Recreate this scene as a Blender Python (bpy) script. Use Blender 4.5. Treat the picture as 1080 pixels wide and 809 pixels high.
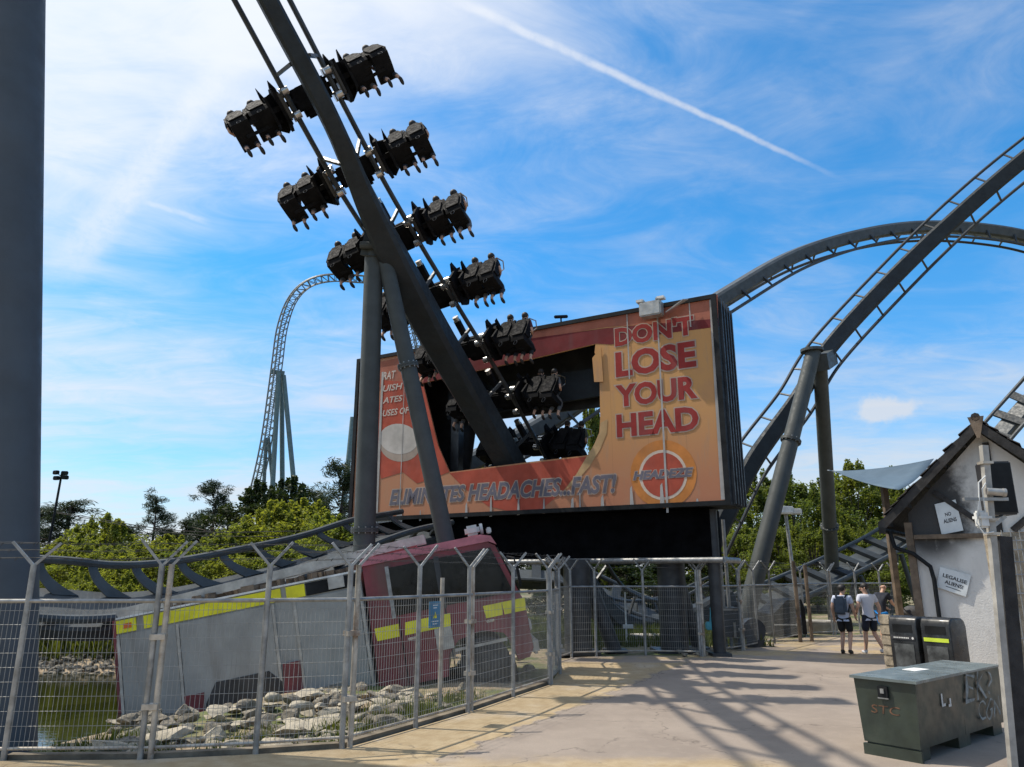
import bpy, bmesh, math, random
import numpy as np
from mathutils import Vector, Matrix, Quaternion
R = math.radians
random.seed(7); rng = np.random.default_rng(7)
for o in list(bpy.data.objects): bpy.data.objects.remove(o)
S = bpy.context.scene
COL = S.collection

# ------------------------------------------------------------------ camera
CAM_H, FPX, PCX, PCY = 2.0, 780.0, 540.0, 404.5
PITCH = math.atan(201.5 / FPX)
cam = bpy.data.cameras.new('camera'); cam.sensor_width = 36; cam.lens = 26.0
cam.clip_start = .05; cam.clip_end = 3000
co = bpy.data.objects.new('camera', cam); COL.objects.link(co)
co.location = (0, 0, CAM_H); co.rotation_euler = (R(90) + PITCH, 0, 0); S.camera = co

def ray(px, py):
    a = (px - PCX) / FPX; b = -(py - PCY) / FPX
    return Vector((a, math.cos(PITCH) - b * math.sin(PITCH), math.sin(PITCH) + b * math.cos(PITCH)))
def at(px, py, Y):            # point at distance Y ahead seen at a photograph position
    r = ray(px, py); return Vector((0, 0, CAM_H)) + r * (Y / r.y)
def gnd(px, py, z=0.0):       # point at height z
    r = ray(px, py); return Vector((0, 0, CAM_H)) + r * ((z - CAM_H) / r.z)

# ------------------------------------------------------------------ sun, sky, exposure
SUN_EL, SUN_AZ = R(58), R(14)           # azimuth measured from -X towards +Y
sund = Vector((-math.cos(SUN_AZ) * math.cos(SUN_EL), math.sin(SUN_AZ) * math.cos(SUN_EL), math.sin(SUN_EL)))
sl = bpy.data.lights.new('sun', 'SUN'); sl.energy = 4.6; sl.angle = R(.55); sl.color = (1, .93, .82)
so = bpy.data.objects.new('sun', sl); COL.objects.link(so)
so.rotation_euler = (-sund).to_track_quat('-Z', 'Y').to_euler(); so.location = sund * 80
S.view_settings.view_transform = 'Standard'; S.view_settings.look = 'None'
S.view_settings.gamma = 1; S.view_settings.exposure = 0.08; S.view_settings.use_curve_mapping = False

W = bpy.data.worlds.new('World'); S.world = W; W.use_nodes = True
nt = W.node_tree; nt.nodes.clear()
class NB:
    def __init__(s, nt): s.nt = nt; s.N = nt.nodes; s.L = nt.links
    def link(s, v, sock):
        if v is None: return
        if isinstance(v, bpy.types.NodeSocket): s.L.new(v, sock)
        else:
            try: sock.default_value = v
            except Exception: sock.default_value = (*v, 1)
    def math(s, op, a, b=None, c=None, clamp=False):
        n = s.N.new('ShaderNodeMath'); n.operation = op; n.use_clamp = clamp
        for i, v in enumerate((a, b, c)):
            if v is not None: s.link(v, n.inputs[i])
        return n.outputs[0]
    def vmath(s, op, a, b=None):
        n = s.N.new('ShaderNodeVectorMath'); n.operation = op
        for i, v in enumerate((a, b)):
            if v is not None: s.link(v, n.inputs[i])
        return n.outputs['Value'] if op in ('DOT_PRODUCT', 'LENGTH', 'DISTANCE') else n.outputs[0]
    def noise(s, vec, scale, detail=4, rough=.55, dist=0):
        n = s.N.new('ShaderNodeTexNoise'); n.inputs['Scale'].default_value = scale
        n.inputs['Detail'].default_value = detail; n.inputs['Roughness'].default_value = rough
        n.inputs['Distortion'].default_value = dist
        if vec is not None: s.L.new(vec, n.inputs['Vector'])
        return n.outputs['Fac']
    def ramp(s, f, stops):
        n = s.N.new('ShaderNodeValToRGB'); e = n.color_ramp.elements
        while len(e) < len(stops): e.new(.5)
        for k, (p, c) in zip(e, stops):
            k.position = p; k.color = (c, c, c, 1) if not hasattr(c, '__len__') else (*c, 1)
        s.link(f, n.inputs[0]); return n.outputs[0]
    def smooth(s, v, lo, hi, a=0., b=1.):
        n = s.N.new('ShaderNodeMapRange'); n.interpolation_type = 'SMOOTHSTEP'
        s.link(v, n.inputs[0])
        for i, x in enumerate((lo, hi, a, b)): n.inputs[i + 1].default_value = x
        return n.outputs[0]
    def mix(s, f, a, b, mode='MIX'):
        n = s.N.new('ShaderNodeMix'); n.data_type = 'RGBA'; n.blend_type = mode
        s.link(f, n.inputs[0])
        for v, k in ((a, 6), (b, 7)):
            if isinstance(v, bpy.types.NodeSocket): s.L.new(v, n.inputs[k])
            else: n.inputs[k].default_value = (*v[:3], 1)
        return n.outputs[2]
    def mapping(s, vec, scale=(1, 1, 1), rot=(0, 0, 0), loc=(0, 0, 0)):
        n = s.N.new('ShaderNodeMapping'); s.L.new(vec, n.inputs[0])
        n.inputs['Scale'].default_value = scale; n.inputs['Rotation'].default_value = rot; n.inputs['Location'].default_value = loc
        return n.outputs[0]
b = NB(nt)
sky = nt.nodes.new('ShaderNodeTexSky'); sky.sky_type = 'NISHITA'; sky.sun_disc = False
sky.sun_elevation = SUN_EL; sky.sun_rotation = math.atan2(sund.x, sund.y)
sky.air_density = 1.0; sky.dust_density = .6; sky.ozone_density = 3.0; sky.altitude = 0
tc = nt.nodes.new('ShaderNodeTexCoord'); D = tc.outputs['Generated']
sx = nt.nodes.new('ShaderNodeSeparateXYZ'); nt.links.new(D, sx.inputs[0])
zz = b.math('ADD', b.math('MAXIMUM', sx.outputs[2], 0.0), .12)
cx = nt.nodes.new('ShaderNodeCombineXYZ')
b.link(b.math('DIVIDE', sx.outputs[0], zz), cx.inputs[0]); b.link(b.math('DIVIDE', sx.outputs[1], zz), cx.inputs[1])
PL = cx.outputs[0]
c1 = b.noise(b.mapping(PL, (.42, .70, 1), (0, 0, R(-22)), (3.1, .4, 0)), 1.0, 6, .55, .9)
c2 = b.noise(b.mapping(PL, (1.3, 2.4, 1), (0, 0, R(-35)), (1.3, 2.2, 4)), 1.9, 9, .66, 1.3)
c3 = b.noise(b.mapping(D, (1, 1, 3.0), (0, 0, 0), (.2, 5.3, 2)), 2.6, 5, .55)
sund_dot = b.vmath('DOT_PRODUCT', D, Vector(sund))
leftness = b.smooth(sund_dot, .52, .84, 0, .46)       # thicker veil towards the sun
low = b.smooth(sx.outputs[2], .0, .40, .28, 0)
dens = b.math('ADD', b.math('ADD', b.math('MULTIPLY', c1, .62), b.math('MULTIPLY', c2, .34)), b.math('ADD', b.math('MULTIPLY', c3, .44), b.math('ADD', leftness, low)))
veil = b.smooth(dens, .62, 1.12, 0, .94)
def contrail(p0, p1, w0, w1, amp, nscale):
    d0, d1 = ray(*p0).normalized(), ray(*p1).normalized()
    n = d0.cross(d1).normalized(); ax = (d1 - d0 * d0.dot(d1)).normalized()
    along = b.math('ARCTAN2', b.vmath('DOT_PRODUCT', D, ax), b.vmath('DOT_PRODUCT', D, d0))
    L = d0.angle(d1)
    t = b.math('DIVIDE', along, L)
    wob = b.math('MULTIPLY', b.math('SUBTRACT', b.noise(D, nscale, 4, .6), .5), w0 * .8)
    dist = b.math('ABSOLUTE', b.math('ADD', b.vmath('DOT_PRODUCT', D, n), wob))
    wid = b.math('ADD', w0, b.math('MULTIPLY', t, w1 - w0))
    q = b.math('DIVIDE', dist, wid)
    prof = b.smooth(q, .15, 1.0, 1, 0)
    ends = b.math('MULTIPLY', b.smooth(t, -.02, .12), b.smooth(t, .72, 1.0, 1, 0))
    tex = b.smooth(b.noise(D, nscale * 1.7, 5, .65), .25, .6, .55, 1)
    return b.math('MULTIPLY', b.math('MULTIPLY', prof, ends), b.math('MULTIPLY', tex, amp))
t1 = contrail((455, -12), (905, 197), .0095, .0035, .62, 20)
t2 = contrail((245, 60), (40, 320), .020, .036, .46, 60)
t3 = contrail((150, 212), (225, 236), .004, .006, .35, 40)
# one small fair-weather cumulus
cd = ray(934, 431).normalized()
dd = b.vmath('DISTANCE', b.mapping(D, (1, 1, 2.0)), Vector((cd.x, cd.y, cd.z * 2)))
cum = b.smooth(b.math('ADD', b.math('MULTIPLY', dd, 26), b.math('MULTIPLY', b.noise(D, 34, 5, .6), 1.5)), 1.25, 1.75, .75, 0)
inv = lambda q: b.math('SUBTRACT', 1.0, q)
tot = inv(b.math('MULTIPLY', b.math('MULTIPLY', inv(veil), inv(cum)), b.math('MULTIPLY', inv(t1), b.math('MULTIPLY', inv(t2), inv(t3)))))
tint = b.mix(b.smooth(sx.outputs[2], -.05, .42), (.86, 1.10, 1.26), (.38, 1.20, 1.58))
skyc = b.mix(1.0, sky.outputs[0], tint, 'MULTIPLY')
cl_b = b.smooth(b.vmath('DOT_PRODUCT', D, Vector(sund)), .2, .9, 5.6, 7.4)
cn = nt.nodes.new('ShaderNodeCombineColor'); b.link(b.math('MULTIPLY', cl_b, .95), cn.inputs[0]); b.link(b.math('MULTIPLY', cl_b, .99), cn.inputs[1]); b.link(b.math('MULTIPLY', cl_b, 1.06), cn.inputs[2])
fin = b.mix(tot, skyc, cn.outputs[0])
bg = nt.nodes.new('ShaderNodeBackground'); nt.links.new(fin, bg.inputs[0]); bg.inputs[1].default_value = .13
wo = nt.nodes.new('ShaderNodeOutputWorld'); nt.links.new(bg.outputs[0], wo.inputs[0])

# ------------------------------------------------------------------ materials
def M(name, rgb, rough=.6, metal=0., var=.14, scale=2.5, bump=0., bscale=40, dirt=None, spec=.5, streak=False):
    m = bpy.data.materials.new(name); m.use_nodes = True; n = NB(m.node_tree)
    p = m.node_tree.nodes['Principled BSDF']
    tcn = n.N.new('ShaderNodeTexCoord'); v = tcn.outputs['Object']
    f = n.noise(v, scale, 5, .6)
    lo = tuple(max(0, x * (1 - var * 2)) for x in rgb); hi = tuple(min(1, x * (1 + var * 2)) for x in rgb)
    c = n.mix(n.smooth(f, .25, .75), lo, hi)
    if dirt:
        dc, amt, ds = dirt
        vv = n.mapping(v, (1, 1, .18)) if streak else v
        c = n.mix(n.smooth(n.noise(vv, ds, 6, .65), .5, .72, 0, amt), c, dc)
    n.L.new(c, p.inputs['Base Color'])
    n.L.new(n.smooth(n.noise(v, scale * 3, 3), .3, .7, max(.05, rough - .1), min(1, rough + .1)), p.inputs['Roughness'])
    p.inputs['Metallic'].default_value = metal; p.inputs['Specular IOR Level'].default_value = spec
    if bump:
        bn = n.N.new('ShaderNodeBump'); bn.inputs['Strength'].default_value = bump; bn.inputs['Distance'].default_value = .02
        n.L.new(n.noise(v, bscale, 5, .6), bn.inputs['Height']); n.L.new(bn.outputs[0], p.inputs['Normal'])
    return m
def foliage(name, rgb, trans=.45, var=.35):
    m = bpy.data.materials.new(name); m.use_nodes = True; n = NB(m.node_tree)
    out = m.node_tree.nodes['Material Output']; p = m.node_tree.nodes['Principled BSDF']
    geo = n.N.new('ShaderNodeTexCoord'); oi = n.N.new('ShaderNodeObjectInfo')
    f = n.noise(geo.outputs['Object'], 3.2, 4, .7); f2 = n.noise(geo.outputs['Object'], .7, 2)
    lo = tuple(x * (1 - var) for x in rgb); hi = (min(1, rgb[0] * (1 + var * 1.3)), min(1, rgb[1] * (1 + var)), rgb[2] * (1 + var * .3))
    c = n.mix(n.smooth(f, .3, .7), lo, hi)
    c = n.mix(n.smooth(f2, .35, .65, 0, .5), c, (rgb[0] * 1.35, rgb[1] * 1.15, rgb[2] * .8))
    c = n.mix(n.math('MULTIPLY', oi.outputs['Random'], .45), c, (rgb[0] * .55, rgb[1] * .7, rgb[2] * .9))
    n.L.new(c, p.inputs['Base Color']); p.inputs['Roughness'].default_value = .55
    p.inputs['Specular IOR Level'].default_value = .25
    tr = n.N.new('ShaderNodeBsdfTranslucent')
    n.L.new(n.mix(1, c, (1.25, 1.25, .55), 'MULTIPLY'), tr.inputs[0])
    mx = n.N.new('ShaderNodeMixShader'); mx.inputs[0].default_value = trans
    n.L.new(p.outputs[0], mx.inputs[1]); n.L.new(tr.outputs[0], mx.inputs[2]); n.L.new(mx.outputs[0], out.inputs[0])
    return m
MT = dict(
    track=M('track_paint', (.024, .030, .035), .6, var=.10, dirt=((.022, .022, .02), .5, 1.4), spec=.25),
    track_lit=M('track_paint_sunlit', (.060, .070, .076), .5, spec=.3, var=.12, dirt=((.07, .065, .06), .6, 1.8)),  # paler copy of the track paint, sunlight put into its colour
    rail=M('rail_paint', (.045, .05, .055), .45, .1, var=.12, spec=.3),
    support=M('support_paint', (.062, .069, .067), .55, spec=.25, var=.07, dirt=((.06, .058, .052), .5, .9), streak=True),
    bigcol=M('column_paint', (.070, .082, .095), .55, spec=.25, var=.06, scale=1.2, dirt=((.07, .075, .08), .4, .8)),
    galv=M('galvanised_steel', (.29, .29, .28), .5, .55, var=.16, scale=6),
    pole_grey=M('weathered_pole', (.33, .315, .285), .6, .1, var=.14, scale=5, dirt=((.22, .20, .17), .6, 3), streak=True),
    galv_rust=M('weathered_steel', (.42, .38, .32), .6, .4, var=.18, scale=5, dirt=((.16, .08, .035), .8, 3)),
    wire=M('fence_wire', (.30, .30, .285), .6, .3, var=.1, spec=.3), barb=M('barbed_wire', (.07, .07, .068), .7, .2, spec=.2),
    black=M('black_paint', (.010, .011, .012), .6, var=.3, spec=.2), void=M('black_sheeting', (.003, .003, .0035), .85, var=.3, spec=.05),
    dark=M('dark_steel', (.035, .037, .04), .45, .2, var=.2),
    train=M('train_shell', (.009, .009, .010), .7, .0, var=.3, scale=5, spec=.06),
    seat=M('seat_padding', (.010, .010, .011), .8, var=.2, spec=.08),
    chrome=M('worn_steel', (.45, .43, .40), .3, .9, var=.15, scale=8),
    stealth=M('pale_green_steel', (.10, .155, .16), .5, var=.1),
    stealth_track=M('white_track_steel', (.12, .14, .14), .5, var=.1),
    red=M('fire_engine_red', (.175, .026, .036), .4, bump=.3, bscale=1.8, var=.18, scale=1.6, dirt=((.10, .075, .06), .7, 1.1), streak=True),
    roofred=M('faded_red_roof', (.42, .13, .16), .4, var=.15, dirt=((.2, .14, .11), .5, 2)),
    white=M('dirty_white_panel', (.285, .285, .265), .5, bump=.35, bscale=1.6, var=.08, scale=1.5, dirt=((.20, .185, .16), .75, 1.3), streak=True),
    alu=M('weathered_aluminium', (.40, .39, .36), .45, .5, var=.12, scale=5, dirt=((.3, .28, .25), .5, 3)),
    yellow=M('reflective_yellow', (.72, .66, .015), .5, var=.10),
    tyre=M('tyre_rubber', (.02, .02, .02), .85, var=.3, bump=.3),
    glass=M('dark_cab_glass', (.008, .010, .011), .12, var=.2, spec=.3),
    lamp=M('lamp_glass', (.5, .5, .48), .15, var=.1),
    orange_lens=M('amber_lens', (.6, .12, .02), .25),
    kerbm=M('dirty_kerb', (.17, .14, .10), .9, var=.25, bump=.4, bscale=30),
    concrete=M('concrete', (.36, .33, .28), .85, var=.2, bump=.4, bscale=30, dirt=((.2, .18, .15), .6, 2.2)),
    rock=M('rubble_grey', (.19, .165, .125), .9, var=.28, scale=3, bump=.8, bscale=14, dirt=((.11, .10, .08), .7, 2)),
    rockw=M('rubble_white', (.36, .315, .235), .85, var=.16, scale=3, bump=.5, bscale=16, dirt=((.26, .23, .18), .7, 2.2)),
    timber=M('weathered_timber', (.13, .095, .065), .8, var=.3, bump=.4),
    blacktimber=M('tarred_timber', (.022, .02, .019), .8, var=.3, bump=.4),
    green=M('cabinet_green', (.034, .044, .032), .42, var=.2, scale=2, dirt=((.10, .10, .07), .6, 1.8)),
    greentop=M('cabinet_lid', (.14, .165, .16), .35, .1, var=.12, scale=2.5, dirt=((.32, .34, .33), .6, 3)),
    binblack=M('bin_plastic', (.016, .017, .018), .35, var=.3, dirt=((.10, .10, .10), .6, 2.6)),
    lime=M('lime_sticker', (.55, .68, .05), .5), print_white=M('printed_white', (.66, .66, .63), .6),
    paint_white=M('graffiti_paint', (.20, .215, .205), .7, var=.25, scale=9), print_black=M('printed_black', (.03, .03, .035), .7),
    sign=M('sign_board_white', (.60, .63, .63), .6, var=.07, dirt=((.42, .43, .42), .4, 3)),
    blue=M('sign_blue', (.03, .17, .30), .5), cyan=M('turquoise_panel', (.05, .42, .50), .5, var=.2),
    bark=M('bark', (.085, .065, .05), .9, var=.3, scale=6, bump=.6), stone=M('stone_block', (.30, .25, .18), .9, var=.25, scale=5, bump=.7, bscale=20),
    orange_rust=M('rusty_marker', (.13, .065, .035), .8, var=.3, scale=14),
    skin=M('skin', (.50, .30, .21), .55, var=.06), hairb=M('dark_hair', (.018, .014, .012), .6), 
    tee=M('pale_tshirt', (.55, .56, .63), .85, var=.06), tee2=M('pale_blue_tshirt', (.52, .56, .68), .85, var=.06),
    navy=M('navy_cloth', (.014, .018, .032), .85), blackcloth=M('black_cloth', (.010, .010, .011), .85),
    bluecloth=M('bright_blue_cloth', (.01, .22, .62), .8), shoe=M('black_shoe', (.015, .015, .016), .6), shoew=M('white_trainer', (.55, .56, .58), .6),
    bag=M('grey_blue_bag', (.06, .08, .11), .75, var=.2), sail=M('sail_fabric', (.075, .12, .165), .8, var=.08, scale=.6),
    maroon=M('maroon_cloth', (.07, .012, .018), .85), greycloth=M('grey_cloth', (.09, .09, .095), .85), khaki=M('olive_cloth', (.07, .065, .04), .85),
    leaf=foliage('shrub_leaves', (.20, .235, .055), .58, .36), leaf2=foliage('tree_leaves', (.15, .19, .05), .56, .38),
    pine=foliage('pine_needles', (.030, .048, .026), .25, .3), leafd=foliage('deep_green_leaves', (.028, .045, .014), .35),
    grass=foliage('grass_blades', (.075, .10, .022), .4), weed=foliage('bank_weeds', (.095, .12, .034), .45),
)
# ------------------------------------------------------------------ mesh building
ORG = {}
class MB:
    def __init__(s): s.v = []; s.f = []
    def add(s, vs, fs):
        k = len(s.v); s.v += [Vector(v) for v in vs]; s.f += [tuple(i + k for i in f) for f in fs]; return s
    def box(s, c, size, rz=0., M3=None, bev=0.):
        c = Vector(c); h = Vector(size) * .5
        m = M3 or Matrix.Rotation(rz, 3, 'Z')
        if bev <= 0:
            vs = [c + m @ Vector((x * h.x, y * h.y, z * h.z)) for x in (-1, 1) for y in (-1, 1) for z in (-1, 1)]
            return s.add(vs, [(0, 1, 3, 2), (4, 6, 7, 5), (0, 4, 5, 1), (2, 3, 7, 6), (0, 2, 6, 4), (1, 5, 7, 3)])
        bm = bmesh.new(); bmesh.ops.create_cube(bm, size=1)
        for v in bm.verts: v.co = Vector((v.co.x * size[0], v.co.y * size[1], v.co.z * size[2]))
        bmesh.ops.bevel(bm, geom=bm.edges[:], offset=bev, segments=2, affect='EDGES')
        bm.verts.index_update()
        s.add([c + m @ v.co for v in bm.verts], [[v.index for v in f.verts] for f in bm.faces]); bm.free(); return s
    def beam(s, p, q, w, h, up=(0, 0, 1)):
        p, q = Vector(p), Vector(q); t = (q - p).normalized(); u = Vector(up)
        l = t.cross(u)
        if l.length < 1e-4: l = t.cross(Vector((1, 0, 0)))
        l.normalize(); u = l.cross(t)
        vs = [e + l * (a * w / 2) + u * (c * h / 2) for e in (p, q) for a, c in ((-1, -1), (1, -1), (1, 1), (-1, 1))]
        return s.add(vs, [(0, 3, 2, 1), (4, 5, 6, 7), (0, 1, 5, 4), (1, 2, 6, 5), (2, 3, 7, 6), (3, 0, 4, 7)])
    def tube(s, pts, r, n=8, cap=True):
        pts = [Vector(p) for p in pts]; m = len(pts)
        rr = r if hasattr(r, '__len__') else [r] * m
        vs, fs = [], []; u = None
        for i, p in enumerate(pts):
            t = (pts[min(i + 1, m - 1)] - pts[max(i - 1, 0)]).normalized()
            if u is None:
                u = t.cross(Vector((0, 0, 1)));
                if u.length < .05: u = t.cross(Vector((1, 0, 0)))
            u = (u - t * u.dot(t)).normalized(); w = t.cross(u)
            vs += [p + (u * math.cos(2 * math.pi * k / n) + w * math.sin(2 * math.pi * k / n)) * rr[i] for k in range(n)]
        for i in range(m - 1):
            for k in range(n):
                a, c = i * n + k, i * n + (k + 1) % n; fs.append((a, c, c + n, a + n))
        if cap: fs += [tuple(range(n))[::-1], tuple(range((m - 1) * n, m * n))]
        return s.add(vs, fs)
    def cyl(s, p, q, r, n=16): return s.tube([p, q], r, n)
    def prism(s, poly, off):                      # 3-D polygon extruded by a vector
        n = len(poly); off = Vector(off); poly = [Vector(p) for p in poly]
        return s.add(poly + [p + off for p in poly], [tuple(range(n))[::-1], tuple(range(n, 2 * n))] + [(i, (i + 1) % n, (i + 1) % n + n, i + n) for i in range(n)])
    def ball(s, c, r, n=8, sc=(1, 1, 1)):
        c = Vector(c); vs, fs = [], []
        for i in range(n + 1):
            th = math.pi * i / n
            for k in range(n * 2):
                ph = math.pi * k / n
                vs.append(c + Vector((r * sc[0] * math.sin(th) * math.cos(ph), r * sc[1] * math.sin(th) * math.sin(ph), r * sc[2] * math.cos(th))))
        for i in range(n):
            for k in range(2 * n):
                a, d = i * 2 * n + k, i * 2 * n + (k + 1) % (2 * n); fs.append((a, a + 2 * n, d + 2 * n, d))
        return s.add(vs, fs)
    def build(s, name, mat, parent=None, smooth=False, world=True):
        o = Vector((0, 0, 0))
        if parent is not None and world: o = ORG.get(parent, Vector((0, 0, 0)))
        me = bpy.data.meshes.new(name); me.from_pydata([v - o for v in s.v], [], s.f); me.validate()
        bm = bmesh.new(); bm.from_mesh(me); bmesh.ops.remove_doubles(bm, verts=bm.verts[:], dist=1e-6) if len(bm.verts) < 20000 else None
        bmesh.ops.recalc_face_normals(bm, faces=bm.faces[:]); bm.to_mesh(me); bm.free()
        me.materials.append(MT[mat] if isinstance(mat, str) else mat)
        if smooth:
            for p in me.polygons: p.use_smooth = True
            try: me.set_sharp_from_angle(angle=R(40))
            except Exception: pass
        ob = bpy.data.objects.new(name, me); COL.objects.link(ob)
        if parent is not None: ob.parent = parent; ORG[ob] = o
        else: ORG[ob] = Vector((0, 0, 0))
        return ob
def tag(o, label, cat, group=None, kind=None):
    if label: o['label'] = label
    if cat: o['category'] = cat
    if group: o['group'] = group
    if kind: o['kind'] = kind
    return o
def thing(name, label, cat, loc=(0, 0, 0), group=None):
    o = bpy.data.objects.new(name, None); COL.objects.link(o); o.empty_display_size = .2
    o.location = loc; ORG[o] = Vector(loc); return tag(o, label, cat, group)
def struct(o): o['kind'] = 'structure'; return o
def linkmesh(name, me, parent, world=False):
    ob = bpy.data.objects.new(name, me); COL.objects.link(ob); ob.parent = parent; return ob
def copy_tree(o, parent=None):
    c = o.copy(); COL.objects.link(c)
    if parent is not None: c.parent = parent
    for ch in list(o.children): copy_tree(ch, c)
    return c
def rotz(a): return Matrix.Rotation(a, 3, 'Z')

def text_mesh(txt, shear=0., bold=.0, res=3):
    cu = bpy.data.curves.new('t', 'FONT'); cu.body = txt; cu.size = 1; cu.shear = shear; cu.offset = bold; cu.resolution_u = res
    cu.fill_mode = 'FRONT'
    ob = bpy.data.objects.new('t', cu); COL.objects.link(ob)
    bpy.context.view_layer.update()
    me = bpy.data.meshes.new_from_object(ob.evaluated_get(bpy.context.evaluated_depsgraph_get()))
    v = np.array([x.co[:] for x in me.vertices]).reshape(-1, 3); f = [list(p.vertices) for p in me.polygons]
    bpy.data.objects.remove(ob); bpy.data.curves.remove(cu); bpy.data.meshes.remove(me)
    return v, f
def text_on(mb, txt, O, U, V, N, u0, u1, v0, v1, shear=0., bold=0., grow=0., lift=.004, box=None):
    """fit text between u0..u1 and v0..v1 on a plane with origin O, axes U, V and normal N"""
    v, f = text_mesh(txt, shear, bold)
    if box is None: box = (v[:, 0].min(), v[:, 0].max(), v[:, 1].min(), v[:, 1].max())
    a0, a1, c0, c1 = box
    us = u0 + (v[:, 0] - a0) / (a1 - a0) * (u1 - u0); vs = v0 + (v[:, 1] - c0) / (c1 - c0) * (v1 - v0)
    mb.add([O + U * float(x) + V * float(y) + N * lift for x, y in zip(us, vs)], f)
    return box

# ------------------------------------------------------------------ ground, pond, path
F1 = [(-8.2, 8.75), (-5.65, 9.0), (-4.1, 9.05), (-2.95, 9.3), (-1.98, 9.61), (-1.3, 10.79), (-.64, 11.99), (0.02, 13.4), (.72, 14.86)]
def g2(px, py): q = gnd(px, py); return (q.x, q.y)
F2 = [g2(587, 699), g2(603, 693.5), g2(629, 692.5), g2(681, 691.5), g2(741, 692.5)]
F3 = [g2(741, 692.5), g2(784, 686), g2(800, 682.5), g2(817, 679)]
F4 = [g2(817, 679), g2(850, 671.5), g2(880, 670), g2(908, 669), g2(934, 668), (13.6, 27.2)]
POND = np.array([(-60, 9.7), (-9, 9.8), (-7.0, 10.1), (-6.45, 11.4), (-6.0, 12.8), (-5.2, 14.3), (-4.0, 16.5), (-5.0, 20.0), (-8, 20.6), (-20, 20.9), (-60, 23)])
def sdist(x, y, poly):
    ins = np.zeros_like(x, bool); dmin = np.full_like(x, 1e9); n = len(poly)
    for i in range(n):
        ax, ay = poly[i]; bx, by = poly[(i + 1) % n]
        dx, dy = bx - ax, by - ay; t = np.clip(((x - ax) * dx + (y - ay) * dy) / (dx * dx + dy * dy), 0, 1)
        dmin = np.minimum(dmin, np.hypot(x - ax - t * dx, y - ay - t * dy))
        c = ((ay > y) != (by > y)) & (x < (bx - ax) * (y - ay) / (by - ay + 1e-12) + ax); ins ^= c
    return np.where(ins, -dmin, dmin)
def hgt(x, y):
    x = np.asarray(x, float); y = np.asarray(y, float)
    sd = sdist(x, y, POND)
    t = np.clip((sd + 1.3) / 2.6, 0, 1); t = t * t * (3 - 2 * t)
    z = -1.1 + 1.1 * t
    wob = (.04 * np.sin(x * 1.7 + y * .6) * np.sin(y * 1.3 - x * .8) - .045) * np.clip(sd, 0, 1)
    z = z + wob * (np.abs(sd) < 8)
    far = np.clip((y - 22.5) / 8, 0, 1) * (x < 0) * np.clip(-x / 3, 0, 1) * .5       # bank beyond the pond
    return z + far
def H(x, y): return float(hgt(np.array([x]), np.array([y]))[0])
gx = np.unique(np.concatenate([np.linspace(-900, -60, 12), np.linspace(-60, -14, 40), np.linspace(-14, 4, 73), np.linspace(4, 60, 30), np.linspace(60, 900, 12)]))
gy = np.unique(np.concatenate([np.linspace(-200, 0, 8), np.linspace(0, 7.5, 8), np.linspace(7.5, 26, 75), np.linspace(26, 70, 30), np.linspace(70, 1500, 14)]))
X, Y = np.meshgrid(gx, gy); Z = hgt(X, Y)
me = bpy.data.meshes.new('ground'); nx = len(gx); ny = len(gy)
me.from_pydata(np.stack([X, Y, Z], -1).reshape(-1, 3).tolist(), [], [(j * nx + i, j * nx + i + 1, (j + 1) * nx + i + 1, (j + 1) * nx + i) for j in range(ny - 1) for i in range(nx - 1)])
for p in me.polygons: p.use_smooth = True
gm = bpy.data.materials.new('earth_and_grass'); gm.use_nodes = True; n = NB(gm.node_tree); pb = gm.node_tree.nodes['Principled BSDF']
v = n.N.new('ShaderNodeTexCoord').outputs['Object']; sp = n.N.new('ShaderNodeSeparateXYZ'); n.L.new(v, sp.inputs[0])
f1 = n.noise(v, .55, 6, .65); f2 = n.noise(v, 9, 4, .6)
grassc = n.mix(n.smooth(f2, .3, .7), (.05, .075, .016), (.12, .135, .04))
dirt = n.mix(n.smooth(f2, .3, .7), (.20, .15, .095), (.34, .27, .18))
c = n.mix(n.smooth(f1, .42, .6), dirt, grassc)
c = n.mix(n.smooth(sp.outputs[2], -.22, -.08, 1, 0), c, n.mix(n.smooth(f2, .3, .7), (.30, .22, .14), (.44, .34, .22)))     # sandy shore
c = n.mix(n.smooth(sp.outputs[2], -.62, -.5, 1, 0), c, (.05, .05, .025))
n.L.new(c, pb.inputs['Base Color']); pb.inputs['Roughness'].default_value = .95
bn = n.N.new('ShaderNodeBump'); bn.inputs['Strength'].default_value = .7; bn.inputs['Distance'].default_value = .04; n.L.new(n.noise(v, 14, 5), bn.inputs['Height']); n.L.new(bn.outputs[0], pb.inputs['Normal'])
me.materials.append(gm); g = bpy.data.objects.new('ground', me); COL.objects.link(g); struct(g)
# water
wm = bpy.data.materials.new('pond_water'); wm.use_nodes = True; n = NB(wm.node_tree); pb = wm.node_tree.nodes['Principled BSDF']
v = n.N.new('ShaderNodeTexCoord').outputs['Object']
n.L.new(n.mix(n.smooth(n.noise(v, .5, 4), .3, .7), (.012, .015, .005), (.020, .022, .007)), pb.inputs['Base Color'])
pb.inputs['Roughness'].default_value = .05; pb.inputs['IOR'].default_value = 1.75; pb.inputs['Specular IOR Level'].default_value = .6
bn = n.N.new('ShaderNodeBump'); bn.inputs['Strength'].default_value = .10; bn.inputs['Distance'].default_value = .02
n.L.new(n.noise(n.mapping(v, (1, 2.2, 1)), 3.2, 4, .6), bn.inputs['Height']); n.L.new(bn.outputs[0], pb.inputs['Normal'])
mb = MB(); mb.add([(-61, 9.0, -.5), (-2.6, 9.6, -.5), (-2.6, 23, -.5), (-61, 24.5, -.5)], [(0, 1, 2, 3)])
struct(mb.build('pond_water', wm))
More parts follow.
